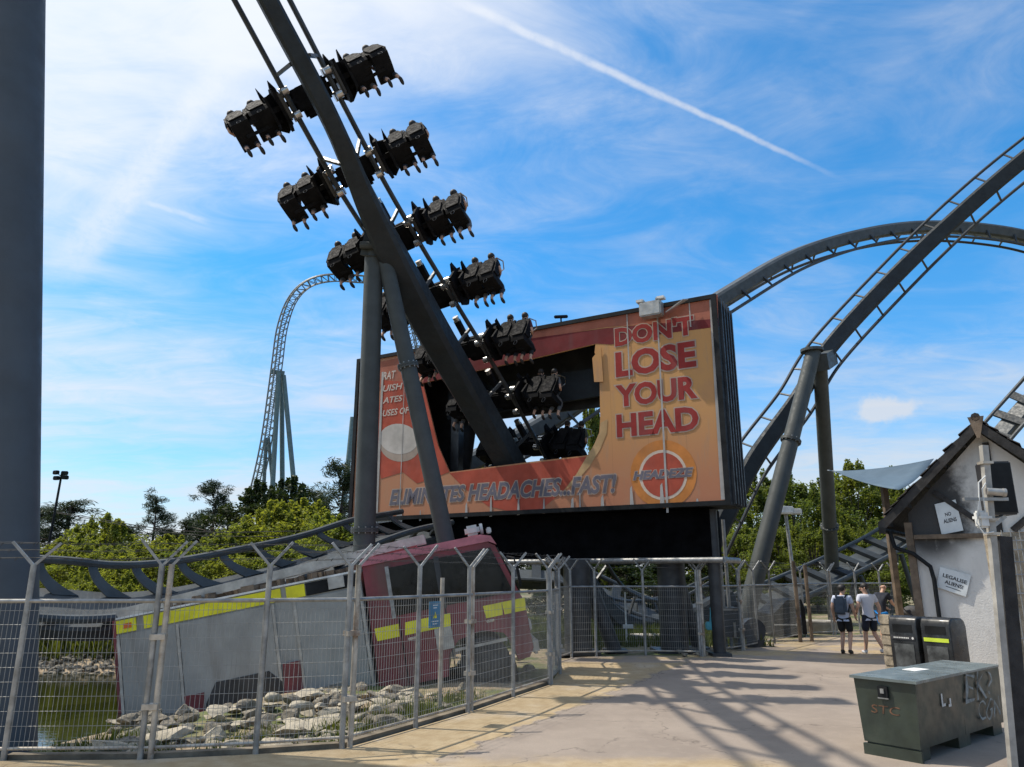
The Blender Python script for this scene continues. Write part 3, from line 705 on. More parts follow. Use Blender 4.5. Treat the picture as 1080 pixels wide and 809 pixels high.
for k in range(7):
    c_, l_, u_ = rowframe(k); Mx = Matrix((l_, TDIR, u_)).transposed().to_4x4(); Mx.translation = c_ - TDIR * .42
    o = car0 if k == 0 else copy_tree(car0)
    o.matrix_world = Mx
    tag(o, 'dark winged coaster car, %s row of the diving train' % ORD[k] + (', entering the billboard hole' if k == 6 else ''), 'rollercoaster car', 'cars of the diving train')
    for j, (xs, nm) in enumerate(SEATS):
        rr_ = rid0 if first else copy_tree(rid0); first = False
        sh_ = shirts[(k * 3 + j * 2 + (k * j) % 2) % 5]; tr_ = ('navy', 'blackcloth', 'greycloth')[(k + j) % 3]
        for ch in rr_.children:
            if ch.name.startswith('shirt'): ch.data = SH[sh_]
            if ch.name.startswith('trousers'): ch.data = TRS[tr_]
        zb = .04 - .16 * (abs(xs) - 1.0)
        rr_.matrix_world = Mx @ TILT.to_4x4() @ Matrix.Translation((xs, .0, zb + .13)) @ Matrix.Rotation(R(random.uniform(-6, 6)), 4, 'Z')
        tag(rr_, 'seated rider with %s top in the %s seat, %s train row' % (SHNAME[sh_], nm, ORD[k]), 'person', 'riders on the diving train')

# ------------------------------------------------------------------ billboard with a hole
BR, BL = Vector((5.53, 18.8, 0)), Vector((-5.45, 25.1, 0))
BU = (BR - BL).normalized(); BW = (BR - BL).length; BN = Vector((BU.y, -BU.x, 0))           # BN points to the viewer
Z0, Z1 = 3.70, 9.36; BV = Vector((0, 0, 1)); BD = 1.5
def bb(px, py):                        # photograph position -> (u, z) on the billboard's plane
    r = ray(px, py); c_ = Vector((0, 0, CAM_H)); t = (BL - c_).dot(BN) / r.dot(BN); p = c_ + r * t
    return ((p - BL).dot(BU), p.z)
def bp(u, z, lift=0.): return BL + BU * u + BV * z + BN * lift
board = thing('billboard', 'huge weathered orange headache-tablet billboard with a ragged hole for the track', 'billboard', BL + BU * BW / 2)
hole = [bb(*q) for q in [(446, 404), (500, 392), (560, 379), (628, 363), (627, 372), (632, 380), (633, 442), (632, 456), (627, 468), (621, 480), (560, 487), (474, 498), (462, 470)]]
def panel_with_hole(name, z0, z1, hole, lift, mat, thick, par):
    bm = bmesh.new(); FRM = .14
    outer = [(FRM, z0 + .12), (BW - FRM, z0 + .12), (BW - FRM, z1 - .12), (FRM, z1 - .12)]
    loops = []
    for loop in (outer, hole):
        vs = [bm.verts.new(bp(u, z, lift)) for u, z in loop]; loops += [bm.edges.new((vs[i], vs[(i + 1) % len(vs)])) for i in range(len(vs))]
    bmesh.ops.triangle_fill(bm, edges=loops, use_beauty=True)
    import mathutils
    bm.faces.ensure_lookup_table()
    for f_ in bm.faces[:]:
        c_ = f_.calc_center_median(); u = (c_ - BL).dot(BU)
        if sdist(np.array([u]), np.array([c_.z]), np.array(hole))[0] < 0: bm.faces.remove(f_)
    ret = bmesh.ops.extrude_face_region(bm, geom=bm.faces[:])
    for v_ in ret['geom']:
        if isinstance(v_, bmesh.types.BMVert): v_.co -= BN * thick
    bmesh.ops.recalc_face_normals(bm, faces=bm.faces[:])
    o = ORG[par]
    for v_ in bm.verts: v_.co -= o
    me = bpy.data.meshes.new(name); bm.to_mesh(me); bm.free(); me.materials.append(mat)
    ob = bpy.data.objects.new(name, me); COL.objects.link(ob); ob.parent = par; ORG[ob] = o; return ob
# printed poster: colour zones laid out in the board's own coordinates
pmn = bpy.data.materials.new('billboard_print'); pmn.use_nodes = True; n = NB(pmn.node_tree); pb = pmn.node_tree.nodes['Principled BSDF']
v = n.N.new('ShaderNodeTexCoord').outputs['Object']
uu_ = n.math('DIVIDE', n.math('ADD', n.vmath('DOT_PRODUCT', v, BU), BW / 2), BW)
sp = n.N.new('ShaderNodeSeparateXYZ'); n.L.new(v, sp.inputs[0]); vv_ = n.math('DIVIDE', n.math('SUBTRACT', sp.outputs[2], Z0), Z1 - Z0)
fl_ = n.noise(v, 1.1, 5, .6); fs_ = n.noise(n.mapping(v, (2.5, 2.5, .35)), 2.0, 6, .65)
col = n.mix(n.smooth(vv_, .0, .55), (.44, .135, .048), (.58, .275, .065))
col = n.mix(n.smooth(uu_, .25, .70, 1, 0), col, (.48, .17, .065))
col = n.mix(n.smooth(fl_, .45, .75, 0, .5), col, (.46, .21, .09))
col = n.mix(n.smooth(fs_, .52, .75, 0, .5), col, (.30, .20, .13))
sea = n.math('FRACT', n.math('MULTIPLY', uu_, 12.0)); col = n.mix(.24, col, (.33, .29, .25)); col = n.mix(n.math('MULTIPLY', n.smooth(sea, .0, .012, .45, 0), 1.0), col, (.12, .06, .03))
n.L.new(col, pb.inputs['Base Color']); pb.inputs['Roughness'].default_value = .75; pb.inputs['Specular IOR Level'].default_value = .2
face_ = panel_with_hole('poster_panel', Z0, Z1, hole, 0, pmn, .05, board)
def pmat(nm, rgb, **k): return M(nm, rgb, .75, var=.10, scale=1.6, spec=.2, dirt=((rgb[0] * .55 + .05, rgb[1] * .6 + .05, rgb[2] * .6 + .05), .5, 2.2), streak=True, **k)
PMAT = dict(band=pmat('print_dark_red', (.155, .025, .026)), salmon=pmat('print_brown_rose', (.36, .125, .08)), redz=pmat('print_red', (.38, .075, .045)), cream=pmat('print_cream', (.46, .30, .15)),
    letter=pmat('print_letter_red', (.27, .032, .028)), outline=pmat('print_outline', (.40, .30, .24)), grey=pmat('print_grey', (.135, .125, .15)), pill=pmat('print_pill', (.46, .42, .38)), pilld=pmat('print_pill_edge', (.34, .27, .22)),
    ring=pmat('print_ring', (.58, .47, .38)), halo=pmat('print_halo', (.50, .19, .05)), peel=pmat('peeled_backing', (.36, .34, .32)), words=pmat('print_words', (.52, .44, .38)))
def flat(name, px, mat, lift, par=board, clip=True):
    uv = [bb(*q) if len(q) == 2 else q[:2] for q in px]
    mb = MB(); mb.add([bp(u, z, lift) for u, z in uv], [tuple(range(len(uv)))])
    ob = mb.build(name, PMAT[mat], par)
    bm = bmesh.new(); bm.from_mesh(ob.data); bmesh.ops.triangulate(bm, faces=bm.faces[:], ngon_method='EAR_CLIP'); bm.to_mesh(ob.data); bm.free(); return ob
flat('printed_band', [(377, 387), (500, 359.5), (600, 339.5), (757, 311), (757.5, 337), (700, 341), (640, 345), (560, 358), (470, 380), (452, 389), (446, 404), (404, 402), (390, 440), (378, 470)], 'salmon', .004)
flat('printed_stripe', [(446, 404), (452, 389), (500, 366), (560, 357), (640, 346), (757.5, 336), (758, 344.5), (700, 352), (645, 363.5), (628.5, 362.5), (560, 378.5), (500, 391.5)], 'band', .007)
flat('printed_red_zone', [(403, 401), (446, 404), (462, 470), (474, 498), (440, 510), (425, 498), (402, 505), (396, 470)], 'redz', .007)
flat('printed_red_swoosh', [(474, 499), (560, 488.5), (619, 481.5), (608, 500), (592, 520), (570, 538), (545, 541), (515, 534), (490, 515)], 'redz', .006)
flat('printed_cream_swoosh', [(633.5, 446), (641, 442), (640, 457), (633, 474), (622, 492), (606, 510), (596, 517), (608, 500), (619, 481.5), (627, 468.5), (632.5, 456)], 'cream', .008)
def ellipse(px, py, rx, ry, n_=28, tilt=0): return [(px + rx * math.cos(2 * math.pi * k / n_) * math.cos(tilt) - ry * math.sin(2 * math.pi * k / n_) * math.sin(tilt), py + rx * math.cos(2 * math.pi * k / n_) * math.sin(tilt) + ry * math.sin(2 * math.pi * k / n_) * math.cos(tilt)) for k in range(n_)]
flat('printed_tablet_edge', ellipse(422, 470, 21, 17, tilt=.1), 'pilld', .010)
flat('printed_tablet', ellipse(421, 463, 20.5, 16, tilt=.1), 'pill', .013)
flat('peeled_patch', [(398.5, 552), (398, 541), (404, 546), (410, 541), (417, 546), (423, 536), (425, 548.5)], 'peel', .008)
# headline
def lines(txt, q, shear=0, bold=.040, ol=.078, fill='letter', lift=.012, out='outline'):
    (u0, z0_), (u1, z1_) = q
    mb = MB(); bx = text_on(mb, txt, BL, BU, BV, BN, u0, u1, z0_, z1_, shear, bold, lift=lift + .004)
    mb.build('lettering', PMAT[fill], board)
    if ol:
        v_, f_ = text_mesh(txt, shear, ol); mo = MB(); a0, a1, c0_, c1_ = bx
        us = u0 + (v_[:, 0] - a0) / (a1 - a0) * (u1 - u0); vs = z0_ + (v_[:, 1] - c0_) / (c1_ - c0_) * (z1_ - z0_)
        mo.add([bp(float(x), float(y), lift) for x, y in zip(us, vs)], f_); mo.build('lettering_outline', PMAT[out], board)
lines("DON'T", (bb(649, 366), bb(731, 332)))
lines("LOSE", (bb(650, 398.5), bb(733, 359)))
lines("YOUR", (bb(650, 430), bb(734.5, 395.5)))
lines("HEAD", (bb(651, 461.5), bb(736, 428)))
flat('logo_halo', ellipse(700, 500, 35, 36), 'halo', .006)
flat('logo_ring', ellipse(699.5, 501, 25.5, 26.5), 'ring', .009); flat('logo_disc', ellipse(699.5, 501, 22.5, 23.5), 'redz', .012)
lines("HEADEZE", (bb(668, 506.5), bb(731, 493.0)), .25, .04, .085, 'grey', .016)
lines("ELIMINATES HEADACHES...FAST!", (bb(411, 533), bb(650, 500)), .25, .03, .075, 'grey', .012)
for tx, a_, c_ in (("RAT", (404, 401), (418, 390.5)), ("UISH", (404, 413.5), (425, 403.5)), ("ATES", (404, 426), (425, 416.5)), ("USES OF", (404, 439.5), (432, 429))):
    lines(tx, (bb(*a_), bb(*c_)), .2, .02, 0, 'words', .012)
# joints and torn strips
for (xt, yt, xb, yb, w_) in ((424.5, 390, 424.5, 549, .035), (697.5, 322, 699.5, 541, .06), (662, 329, 663.5, 400, .045), (727, 316, 728.5, 345, .04), (400.5, 393, 400.5, 553, .12), (612, 520, 612, 536, .05)):
    (u0, z1_), (u1, z0_) = bb(xt, yt), bb(xb, yb); u0 = (u0 + u1) / 2
    mb = MB(); mb.add([bp(u0 - w_ / 2, z0_, .022), bp(u0 + w_ / 2, z0_, .022), bp(u0 + w_ * .35, z1_, .022), bp(u0 - w_ * .35, z1_, .022)], [(0, 1, 2, 3)]); mb.build('panel_joint', PMAT['peel'], board)
for x_, hgt_ in ((423, 17), (443.5, 16), (492, 20), (518, 22), (547, 17), (574, 16), (604, 15), (636, 17), (667, 26), (699, 22), (736, 9)):
    yb = 555 - (x_ - 397) * .0585 - 3.0
    u0, z0_ = bb(x_, yb); u1, z1_ = bb(x_, yb - hgt_ * random.uniform(.7, 1.15)); w_ = random.uniform(.035, .075)
    mb = MB(); mb.add([bp(u0 - w_, z0_, .019), bp(u0 + w_ * .9, z0_, .019), bp(u0 + w_ * random.uniform(.2, .7), z1_, .019), bp(u0 - w_ * random.uniform(.3, .8), z1_ - random.uniform(.0, .1), .019)], [(0, 1, 2, 3)]); mb.build('torn_strip', PMAT['peel'], board)
mb = MB(); (u0, z1_) = bb(757, 312); mb.add([bp(BW - .25, Z0 + .14, .02), bp(BW - .145, Z0 + .14, .02), bp(BW - .145, Z1 - .14, .02), bp(BW - .19, Z1 - .14, .02)], [(0, 1, 2, 3)]); mb.build('edge_trim', PMAT['peel'], board)
# flap of torn poster hanging from the top edge
# frame, body shell and ribbed end
mb = MB()
for (a_, c_) in (((0, Z0 + .06), (BW, Z0 + .06)), ((0, Z1 - .06), (BW, Z1 - .06))): mb.beam(bp(*a_, -.06), bp(*c_, -.06), .12 if True else 0, .24, BN)
for u in (.07, BW - .07): mb.beam(bp(u, Z0 + .12, -.06), bp(u, Z1 - .12, -.06), .24, .14, BU)
mb.build('frame', 'black', board)
mb = MB()
def shellbox(u0, u1, z0_, z1_, d0, d1): mb.prism([bp(u0, z0_, -d0), bp(u1, z0_, -d0), bp(u1, z1_, -d0), bp(u0, z1_, -d0)], -BN * (d1 - d0))
shellbox(.06, BW - .06, Z1 - .10, Z1 - .02, .19, BD); shellbox(.06, BW - .06, Z0 + .02, Z0 + .10, .19, BD)
shellbox(.02, .10, Z0 + .1, Z1 - .1, .19, BD); shellbox(BW - .10, BW - .02, Z0 + .1, Z1 - .1, .19, BD)
mb.build('casing', 'black', board)
mb = MB()
for k in range(5): mb.beam(bp(BW + .02, Z0 + .04, -.25 - k * .29), bp(BW + .02, Z1 - .04, -.25 - k * .29), .07, .09, BU)
mb.build('end_ribs', 'dark', board)
bh = [(bb(*q)[0], bb(*q)[1]) for q in [(480, 438), (640, 418), (640, 486), (470, 508)]]
panel_with_hole('back_panel', Z0, Z1, [(h[0] - .1, h[1] + .05) for h in bh], -BD + .1, MT['dark'], .06, board)
mb = MB()                                              # grey internal bulkhead seen through the hole
ub0, ub1 = bb(455, 440)[0], bb(640, 420)[0]
mb.prism([bp(ub0, bb(470, 436)[1], -.9), bp(ub1, bb(630, 409)[1], -.9), bp(ub1, bb(630, 378)[1], -.9), bp(ub0, bb(470, 404)[1], -.9)], -BN * .12)
mb.build('inner_bulkhead', 'track', board)
mb = MB()
mb.beam(bp(bb(470, 430)[0], Z0 + .1, -.7), bp(bb(470, 430)[0], Z1 - .1, -.7), .3, .3, BU); mb.build('inner_post', 'dark', board); mb = MB(); mb.beam(bp(bb(650, 430)[0], Z0 + .1, -.7), bp(bb(650, 430)[0], Z1 - .1, -.7), .3, .3, BU)
mb.build('inner_post', 'dark', board)
flp = MB(); a_ = bb(626, 378); flp.prism([bp(a_[0] - .02, a_[1], .03), bp(a_[0] + .26, a_[1] + .28, .03), bp(a_[0] + .30, a_[1] - .75, .03), bp(a_[0] + .02, a_[1] - .72, .03)], BN * .02); flp.build('loose_flap', pmn, board)
# dark skirt box below, pipe, columns
skirt = MB(); skirt.prism([bp(-.2, 2.40, -.55), bp(BW - .75, 2.40, -.55), bp(BW - .75, Z0 - .01, -.55), bp(-.2, Z0 - .01, -.55)], -BN * 1.1)
skirt.build('skirt', 'void', board)
mb = MB(); pa, pc = bp(1.5, 2.36, -.2), bp(BW - .35, 2.36, -.2); mb.cyl(pa, pc, .075, 12); mb.cyl(pc, pc - BN * 1.6, .075, 12); mb.build('guard_pipe', 'galv', board, True)
for u in (BW - 1.0, BW - .62): pass
def bcol(label, base, top, r, flat_=True):
    th = thing('billboard_column', label, 'support column', base, 'columns under the billboard'); mb = MB(); mb.tube([base, top], [r, r], 20); mb.build('shaft', 'dark', th, True)
    mb = MB(); mb.box(Vector(base) + Vector((0, 0, .04)), (r * 3, r * 3, .08)); mb.build('base_plate', 'dark', th)
q1 = gnd(610, 689.5); bcol('thick dark column under the billboard, left of the pair', (q1.x, q1.y, 0), (q1.x, q1.y, 2.39), .36)
q2 = gnd(712, 687.5); bcol('thick dark column under the billboard, right of the pair', (q2.x, q2.y, 0), (q2.x, q2.y, 2.39), .38)
q3 = gnd(649, 688); bcol('dark raking brace leaning against the left billboard column', (q3.x, q3.y + .1, 0), at(616, 600, q1.y + .3), .2)
q4 = gnd(741, 687); bcol('dark raking brace leaning against the right billboard column', (q4.x, q4.y + .4, 0), at(716, 612, q2.y + .3), .17)
q5 = at(752, 580, 19.9); bcol('square dark stub column under the right end of the billboard', (q5.x, q5.y, 0), (q5.x, q5.y, Z0 - .02), .16)
# floodlights on the board's top edge
fl = thing('floodlight', 'grey twin floodlight box on the top edge of the billboard above the headline', 'floodlight', bp(bb(690, 318)[0], Z1))
ul = bb(690, 318)[0]
mb = MB(); mb.box(bp(ul, Z1 - .22, .28), (.62, .34, .42), rz=math.atan2(BU.y, BU.x), bev=.03); mb.build('housing', 'alu', fl)
mb = MB(); mb.beam(bp(ul - .2, Z1 + .02, -.1), bp(ul - .2, Z1 + .02, .45), .05, .05); mb.beam(bp(ul + .2, Z1 + .02, -.1), bp(ul + .2, Z1 + .02, .45), .05, .05); mb.build('bracket', 'alu', fl)
mb = MB()
for s_ in (-1, 1): mb.box(bp(ul + s_ * .3, Z1 + .06, .3), (.2, .2, .07), rz=math.atan2(BU.y, BU.x))
mb.build('lid', 'print_white', fl)
mb = MB(); mb.prism([bp(ul + .36, Z1 - .32, .12), bp(ul + 1.0, Z1 - .05, .10), bp(ul + .9, Z1 - .11, .3), bp(ul + .42, Z1 - .40, .34)], Vector((0, 0, .03))); tag(mb.build('poster_flap', PMAT['peel']), 'peeling pale strip of poster hanging beside the floodlight box', 'torn poster')
ul = bb(591, 340)[0]; fl = thing('floodlight', 'small black lamp on the top edge left of the billboard floodlight box', 'floodlight', bp(ul, Z1))
mb = MB(); mb.cyl(bp(ul, Z1 + .005, -.05), bp(ul, Z1 + .16, -.05), .025, 8); mb.build('stem', 'black', fl)
mb = MB(); mb.box(bp(ul, Z1 + .20, -.05), (.42, .12, .08), rz=math.atan2(BU.y, BU.x) + .4, bev=.02); mb.build('housing', 'black', fl)
# two thin conduits beside the billboard's right end
for k, (px, pyt) in enumerate(((766, 540), (772, 548))):
    p_ = gnd(px, 683 + k); t_ = at(px - 2, pyt, p_.y)
    th = thing('conduit_pole', 'thin grey pole beside the right end of the billboard, %s of two' % ('left' if k == 0 else 'right'), 'pole', (p_.x, p_.y, 0), 'thin poles by the billboard')
    mb = MB(); mb.cyl((p_.x, p_.y, 0), (p_.x, p_.y, t_.z), .05, 10); mb.build('pole_shaft', 'galv', th, True); mb = MB(); mb.cyl((p_.x, p_.y, 1.0), (p_.x, p_.y, 1.06), .075, 10); mb.build('clip', 'dark', th)

# ------------------------------------------------------------------ far launch coaster
SY = 145
PS = [at(255, 548, SY), at(266, 515, SY), at(277, 465, SY), at(285, 410, SY), at(289, 380, SY), at(294, 345, SY), at(304, 316, SY), at(320, 298, SY), at(342, 290, SY), at(372, 290, SY + 2), at(405, 296, SY + 4), at(428, 318, SY + 6), at(440, 355, SY + 8), at(447, 410, SY + 9), at(452, 470, SY + 10), at(456, 530, SY + 10)]
US = [Vector((-1, -.9, .2)), Vector((-1, -.9, .2)), Vector((-1, -.9, .1)), Vector((-1, -.9, 0)), Vector((-1, -.9, .0)), Vector((-1, -.9, .3)), Vector((-.9, -.8, .7)), Vector((-.5, -.7, 1)), Vector((0, -.5, 1)), Vector((.1, -.3, 1)), Vector((.6, -.4, .8)), Vector((1, -.5, .3)), Vector((1, -.5, 0)), Vector((1, -.5, 0)), Vector((1, -.5, 0)), Vector((1, -.5, 0))]
FS = frames(PS, US, 6)
st_ = thing('launch_coaster', 'tall pale top-hat coaster of lattice track far beyond the trees', 'rollercoaster', (PS[0].x, SY, 0))
mb = MB()
for s_, dd_, rad in ((-1, 0, .17), (1, 0, .17), (-1, -1.5, .13), (1, -1.5, .13)): mb.tube([p + l * s_ * .85 + u * dd_ for p, t, l, u in FS], rad, 6)
sm = sample(FS, 1.5, .5)
for (p, t, l, u), (p2, t2, l2, u2) in zip(sm, sm[1:]):
    mb.beam(p - l * .85, p + l * .85, .16, .16); mb.beam(p - l * .85 - u * 1.5, p + l * .85 - u * 1.5, .12, .12)
    for s_ in (-1, 1): mb.beam(p + l * s_ * .85, p + l * s_ * .85 - u * 1.5, .12, .12); mb.beam(p + l * s_ * .85, p2 + l2 * s_ * .85 - u2 * 1.5, .11, .11)
mb.build('lattice_track', 'stealth_track', st_)
for (x0, y0, x1, y1, dy) in ((294, 392, 286, 540, 0), (297, 396, 298, 540, 3), (299, 396, 313, 540, 1), (281, 462, 277, 535, 1), (283, 462, 290, 535, 3), (452, 420, 440, 540, 10), (452, 420, 470, 540, 12)):
    a_ = at(x0, y0, SY + dy); c_ = at(x1, y1, SY + dy); k = a_.z / (a_.z - c_.z); f0 = a_ + (c_ - a_) * k
    mb = MB(); mb.tube([f0, a_], .48 if x0 > 285 else .36, 10); mb.build('tower_leg', 'stealth', st_, True)
mb = MB(); mb.beam(at(286, 392, SY), at(300, 394, SY + 1), .8, .8); mb.build('tower_head', 'stealth', st_)
a_ = at(372, 440, 120); f0 = at(366, 500, 120); mb = MB(); mb.tube([f0 + (f0 - a_) * 1.9, a_], .42, 10); tag(mb.build('distant_tower', 'stealth', None, True), 'slanting pale green tower leg showing left of the billboard', 'support column')

# ------------------------------------------------------------------ half-sunk fire engine (local: x forward, y to the far side, z up)
TKM = Matrix.Translation((.38, 15.25, -.02)) @ Matrix.Rotation(R(3.5), 4, 'Z') @ Matrix.Rotation(R(-11.2), 4, 'Y') @ Matrix.Scale(1.03, 4)
tk = thing('fire_engine', 'derelict red and white fire engine tilted nose-up, its rear sunk in the pond', 'fire engine'); tk.matrix_world = TKM
def T_(mb, nm, mat, par=None, sm=False): return mb.build(nm, mat, par or tk, sm, world=False)
WID = 2.35
def hull(poly, y0, y1, mat, nm, par=None, bev=0):
    mb = MB(); mb.prism([(x, y0, z) for x, z in poly], (0, y1 - y0, 0)); return T_(mb, nm, mat, par)
cabp = [(-2.78, .42), (-1.5, .42), (-1.42, .80), (-1.2, 1.02), (-.75, 1.10), (-.35, .98), (-.20, .75), (-.16, .45), (.06, .45), (.16, .60), (.16, 1.45), (.10, 1.62), (-.20, 2.60), (-.34, 2.70), (-2.78, 2.70)]
cab = hull(cabp, .02, WID - .02, 'red', 'cab')
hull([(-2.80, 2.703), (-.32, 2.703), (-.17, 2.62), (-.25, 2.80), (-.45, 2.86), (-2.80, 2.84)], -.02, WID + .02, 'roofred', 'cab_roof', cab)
g_ = hull([(-2.30, 1.68), (-.02, 1.68), (-.30, 2.58), (-2.30, 2.58)], .0, .016, 'glass', 'side_window', cab)
for x0, x1 in ((-2.36, -2.29), (-1.42, -1.32)):
    hull([(x0, 1.64), (x1, 1.64), (x1, 2.61), (x0, 2.61)], -.012, .014, 'galv' if x0 < -2 else 'dark', 'window_pillar', cab)
hull([(-1.95, 1.72), (-1.50, 1.72), (-1.50, 2.45), (-1.95, 2.45)], .3, .5, 'leafd' if False else 'greycloth', 'cab_seat', cab)
mb = MB(); mb.prism([(.125, .14, 1.62), (.125, WID - .14, 1.62), (-.175, WID - .14, 2.56), (-.175, .14, 2.56)], (.02, 0, .006)); T_(mb, 'windscreen', 'glass', cab)
for x0, x1, sl_ in ((-2.70, -2.28, .0), (-2.18, -1.30, .0), (-.62, -.30, 0), (-.26, .155, .0)):
    hull([(x0, 1.30), (x1, 1.30), (x1 + .02, 1.53), (x0 - .02 + (.06 if x0 == -2.18 else 0), 1.53)], .003, .0185, 'yellow', 'yellow_stripe', cab)
for x_ in (-2.25, -1.36): hull([(x_, .45), (x_ + .02, .45), (x_ + .02, 1.66), (x_, 1.66)], .012, .02, 'black', 'door_seam', cab)
mb = MB(); mb.box((-2.05, .0, 1.22), (.16, .03, .05), bev=.01); mb.box((-.55, .0, 1.24), (.16, .03, .05), bev=.01); T_(mb, 'door_handle', 'chrome', cab)
mb = MB(); mb.box((.20, WID / 2, .62), (.14, WID, .28), bev=.04); T_(mb, 'bumper', 'alu', tk)
mb = MB(); mb.box((.185, .32, 1.02), (.06, .34, .22), bev=.02); mb.box((.185, WID - .32, 1.02), (.06, .34, .22), bev=.02); T_(mb, 'headlight', 'lamp', cab)
mb = MB(); mb.box((.175, WID / 2, 1.02), (.04, 1.1, .3)); T_(mb, 'grille', 'black', cab)
mb = MB(); mb.tube([(-.02, -.02, 2.35), (.10, -.28, 2.30), (.12, -.30, 1.75)], .018, 6); mb.box((.12, -.30, 2.0), (.05, .20, .42), bev=.02); T_(mb, 'wing_mirror', 'black', cab)
mb = MB(); mb.box((-.58, .5, 2.99), (.30, .34, .20), bev=.05); mb.cyl((-.42, .5, 2.99), (-.36, .5, 2.99), .11, 12); mb.box((-.25, .5, 2.93), (.10, .22, .12), bev=.02); T_(mb, 'beacon_lamp', 'lamp', cab, True)
mb = MB(); mb.box((-.80, .04, .85), (1.0, .06, .05)); T_(mb, 'step_bar', 'alu', cab)
hull([(-1.62, .9), (-1.30, .9), (-1.30, 1.30), (-1.62, 1.30)], -.006, .012, 'alu', 'grey_locker', cab)
# rear body
body = hull([(-7.35, .32), (-2.84, .32), (-2.84, 2.62), (-7.35, 2.62)], .05, WID - .05, 'white', 'rear_body')
for x0, x1 in ((-7.30, -6.30), (-6.24, -4.55), (-4.10, -2.92)):
    mb = MB(); mb.box(((x0 + x1) / 2, .040, 1.46), (x1 - x0, .03, 1.76), bev=.008); sh_ = T_(mb, 'side_locker', 'white', body)
    mb = MB(); mb.box(((x0 + x1) / 2, .018, .72), (.34, .03, .035), bev=.008); T_(mb, 'locker_handle', 'alu', sh_)
for x_ in (-7.33, -6.27, -4.52, -4.12, -2.88): hull([(x_ - .025, .35), (x_ + .025, .35), (x_ + .025, 2.34), (x_ - .025, 2.34)], .016, .05, 'alu', 'shutter_post', body)
hull([(-4.50, .34), (-4.14, .34), (-4.14, 1.25), (-4.46, 1.25)], .008, .03, 'red', 'wheel_arch_panel', body)
hull([(-6.25, .34), (-5.95, .34), (-5.90, 1.05), (-6.25, 1.05)], .008, .03, 'red', 'wheel_arch_panel', body)
hull([(-5.95, .30), (-4.50, .30), (-4.50, .95), (-4.72, 1.18), (-5.68, 1.18), (-5.88, .85)], .012, .035, 'dark', 'wheel_arch', body)
for x0, x1 in ((-7.35, -7.0), (-6.86, -4.35), (-4.25, -3.9)): hull([(x0, 2.37), (x1, 2.37), (x1, 2.60), (x0, 2.60)], .022, .055, 'yellow', 'yellow_stripe', body)
hull([(-3.88, 2.37), (-2.86, 2.37), (-2.86, 2.60), (-3.88, 2.60)], .024, .055, 'black', 'dark_reflection', body)  # black strip: dark reflection along the stripe line, put in as colour
hull([(-3.45, 2.40), (-3.15, 2.40), (-3.15, 2.62), (-3.45, 2.62)], -.02, .06, 'alu', 'side_lamp', body)
hull([(-7.22, 2.44), (-7.08, 2.44), (-7.08, 2.53), (-7.22, 2.53)], .010, .03, 'orange_lens', 'marker_lamp', body)
mb = MB(); mb.box((-5.1, .05, 2.640), (4.5, .08, .035)); mb.box((-5.1, WID - .05, 2.640), (4.5, .08, .035)); T_(mb, 'roof_edge', 'print_white', body)
hull([(-7.45, .25), (-7.36, .25), (-7.36, 2.62), (-7.45, 2.62)], .1, WID - .1, 'red', 'rear_panel', body)
hull([(-7.4, .02), (-.2, .02), (-.2, .36), (-7.4, .36)], .4, WID - .4, 'black', 'chassis')
mb = MB()                                            # junk on the roof deck
for k in range(60):
    x_ = random.uniform(-6.6, -2.9); mb.box((x_, random.uniform(.25, 1.2), 2.66 + .05), (random.uniform(.06, .25), random.uniform(.06, .25), random.uniform(.05, .16)), rz=random.random() * 3)
T_(mb, 'roof_debris', 'timber', body)['kind'] = 'stuff'
mb = MB(); ly = .55                                   # ladder
for yy in (ly, ly + .5): mb.beam((-7.55, yy, 2.74), (-1.55, yy, 3.02), .06, .17)
for k in range(20): q = k / 19; mb.cyl((-7.4 + 5.7 * q, ly, 2.75 + .27 * q), (-7.4 + 5.7 * q, ly + .5, 2.75 + .27 * q), .02, 6)
T_(mb, 'ladder', 'alu')
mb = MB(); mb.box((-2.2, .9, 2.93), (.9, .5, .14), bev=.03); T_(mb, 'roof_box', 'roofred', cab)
for x_, y_, nm in ((-.78, .16, 'w'), (-.78, WID - .16, 'w'), (-5.2, .22, 'w'), (-5.2, WID - .22, 'w')):
    mb = MB(); mb.tube([(x_, y_ - .14, .5), (x_, y_ - .11, .5), (x_, y_ + .11, .5), (x_, y_ + .14, .5)], [.40, .48, .48, .40], 28); wh = T_(mb, 'wheel', 'tyre', tk, True)
    mb = MB(); sgn = -1 if y_ < 1 else 1; mb.cyl((x_, y_ + sgn * .10, .5), (x_, y_ + sgn * .15, .5), .26, 20); mb.cyl((x_, y_ + sgn * .15, .5), (x_, y_ + sgn * .20, .5), .10, 12); T_(mb, 'rim', 'dark', wh)

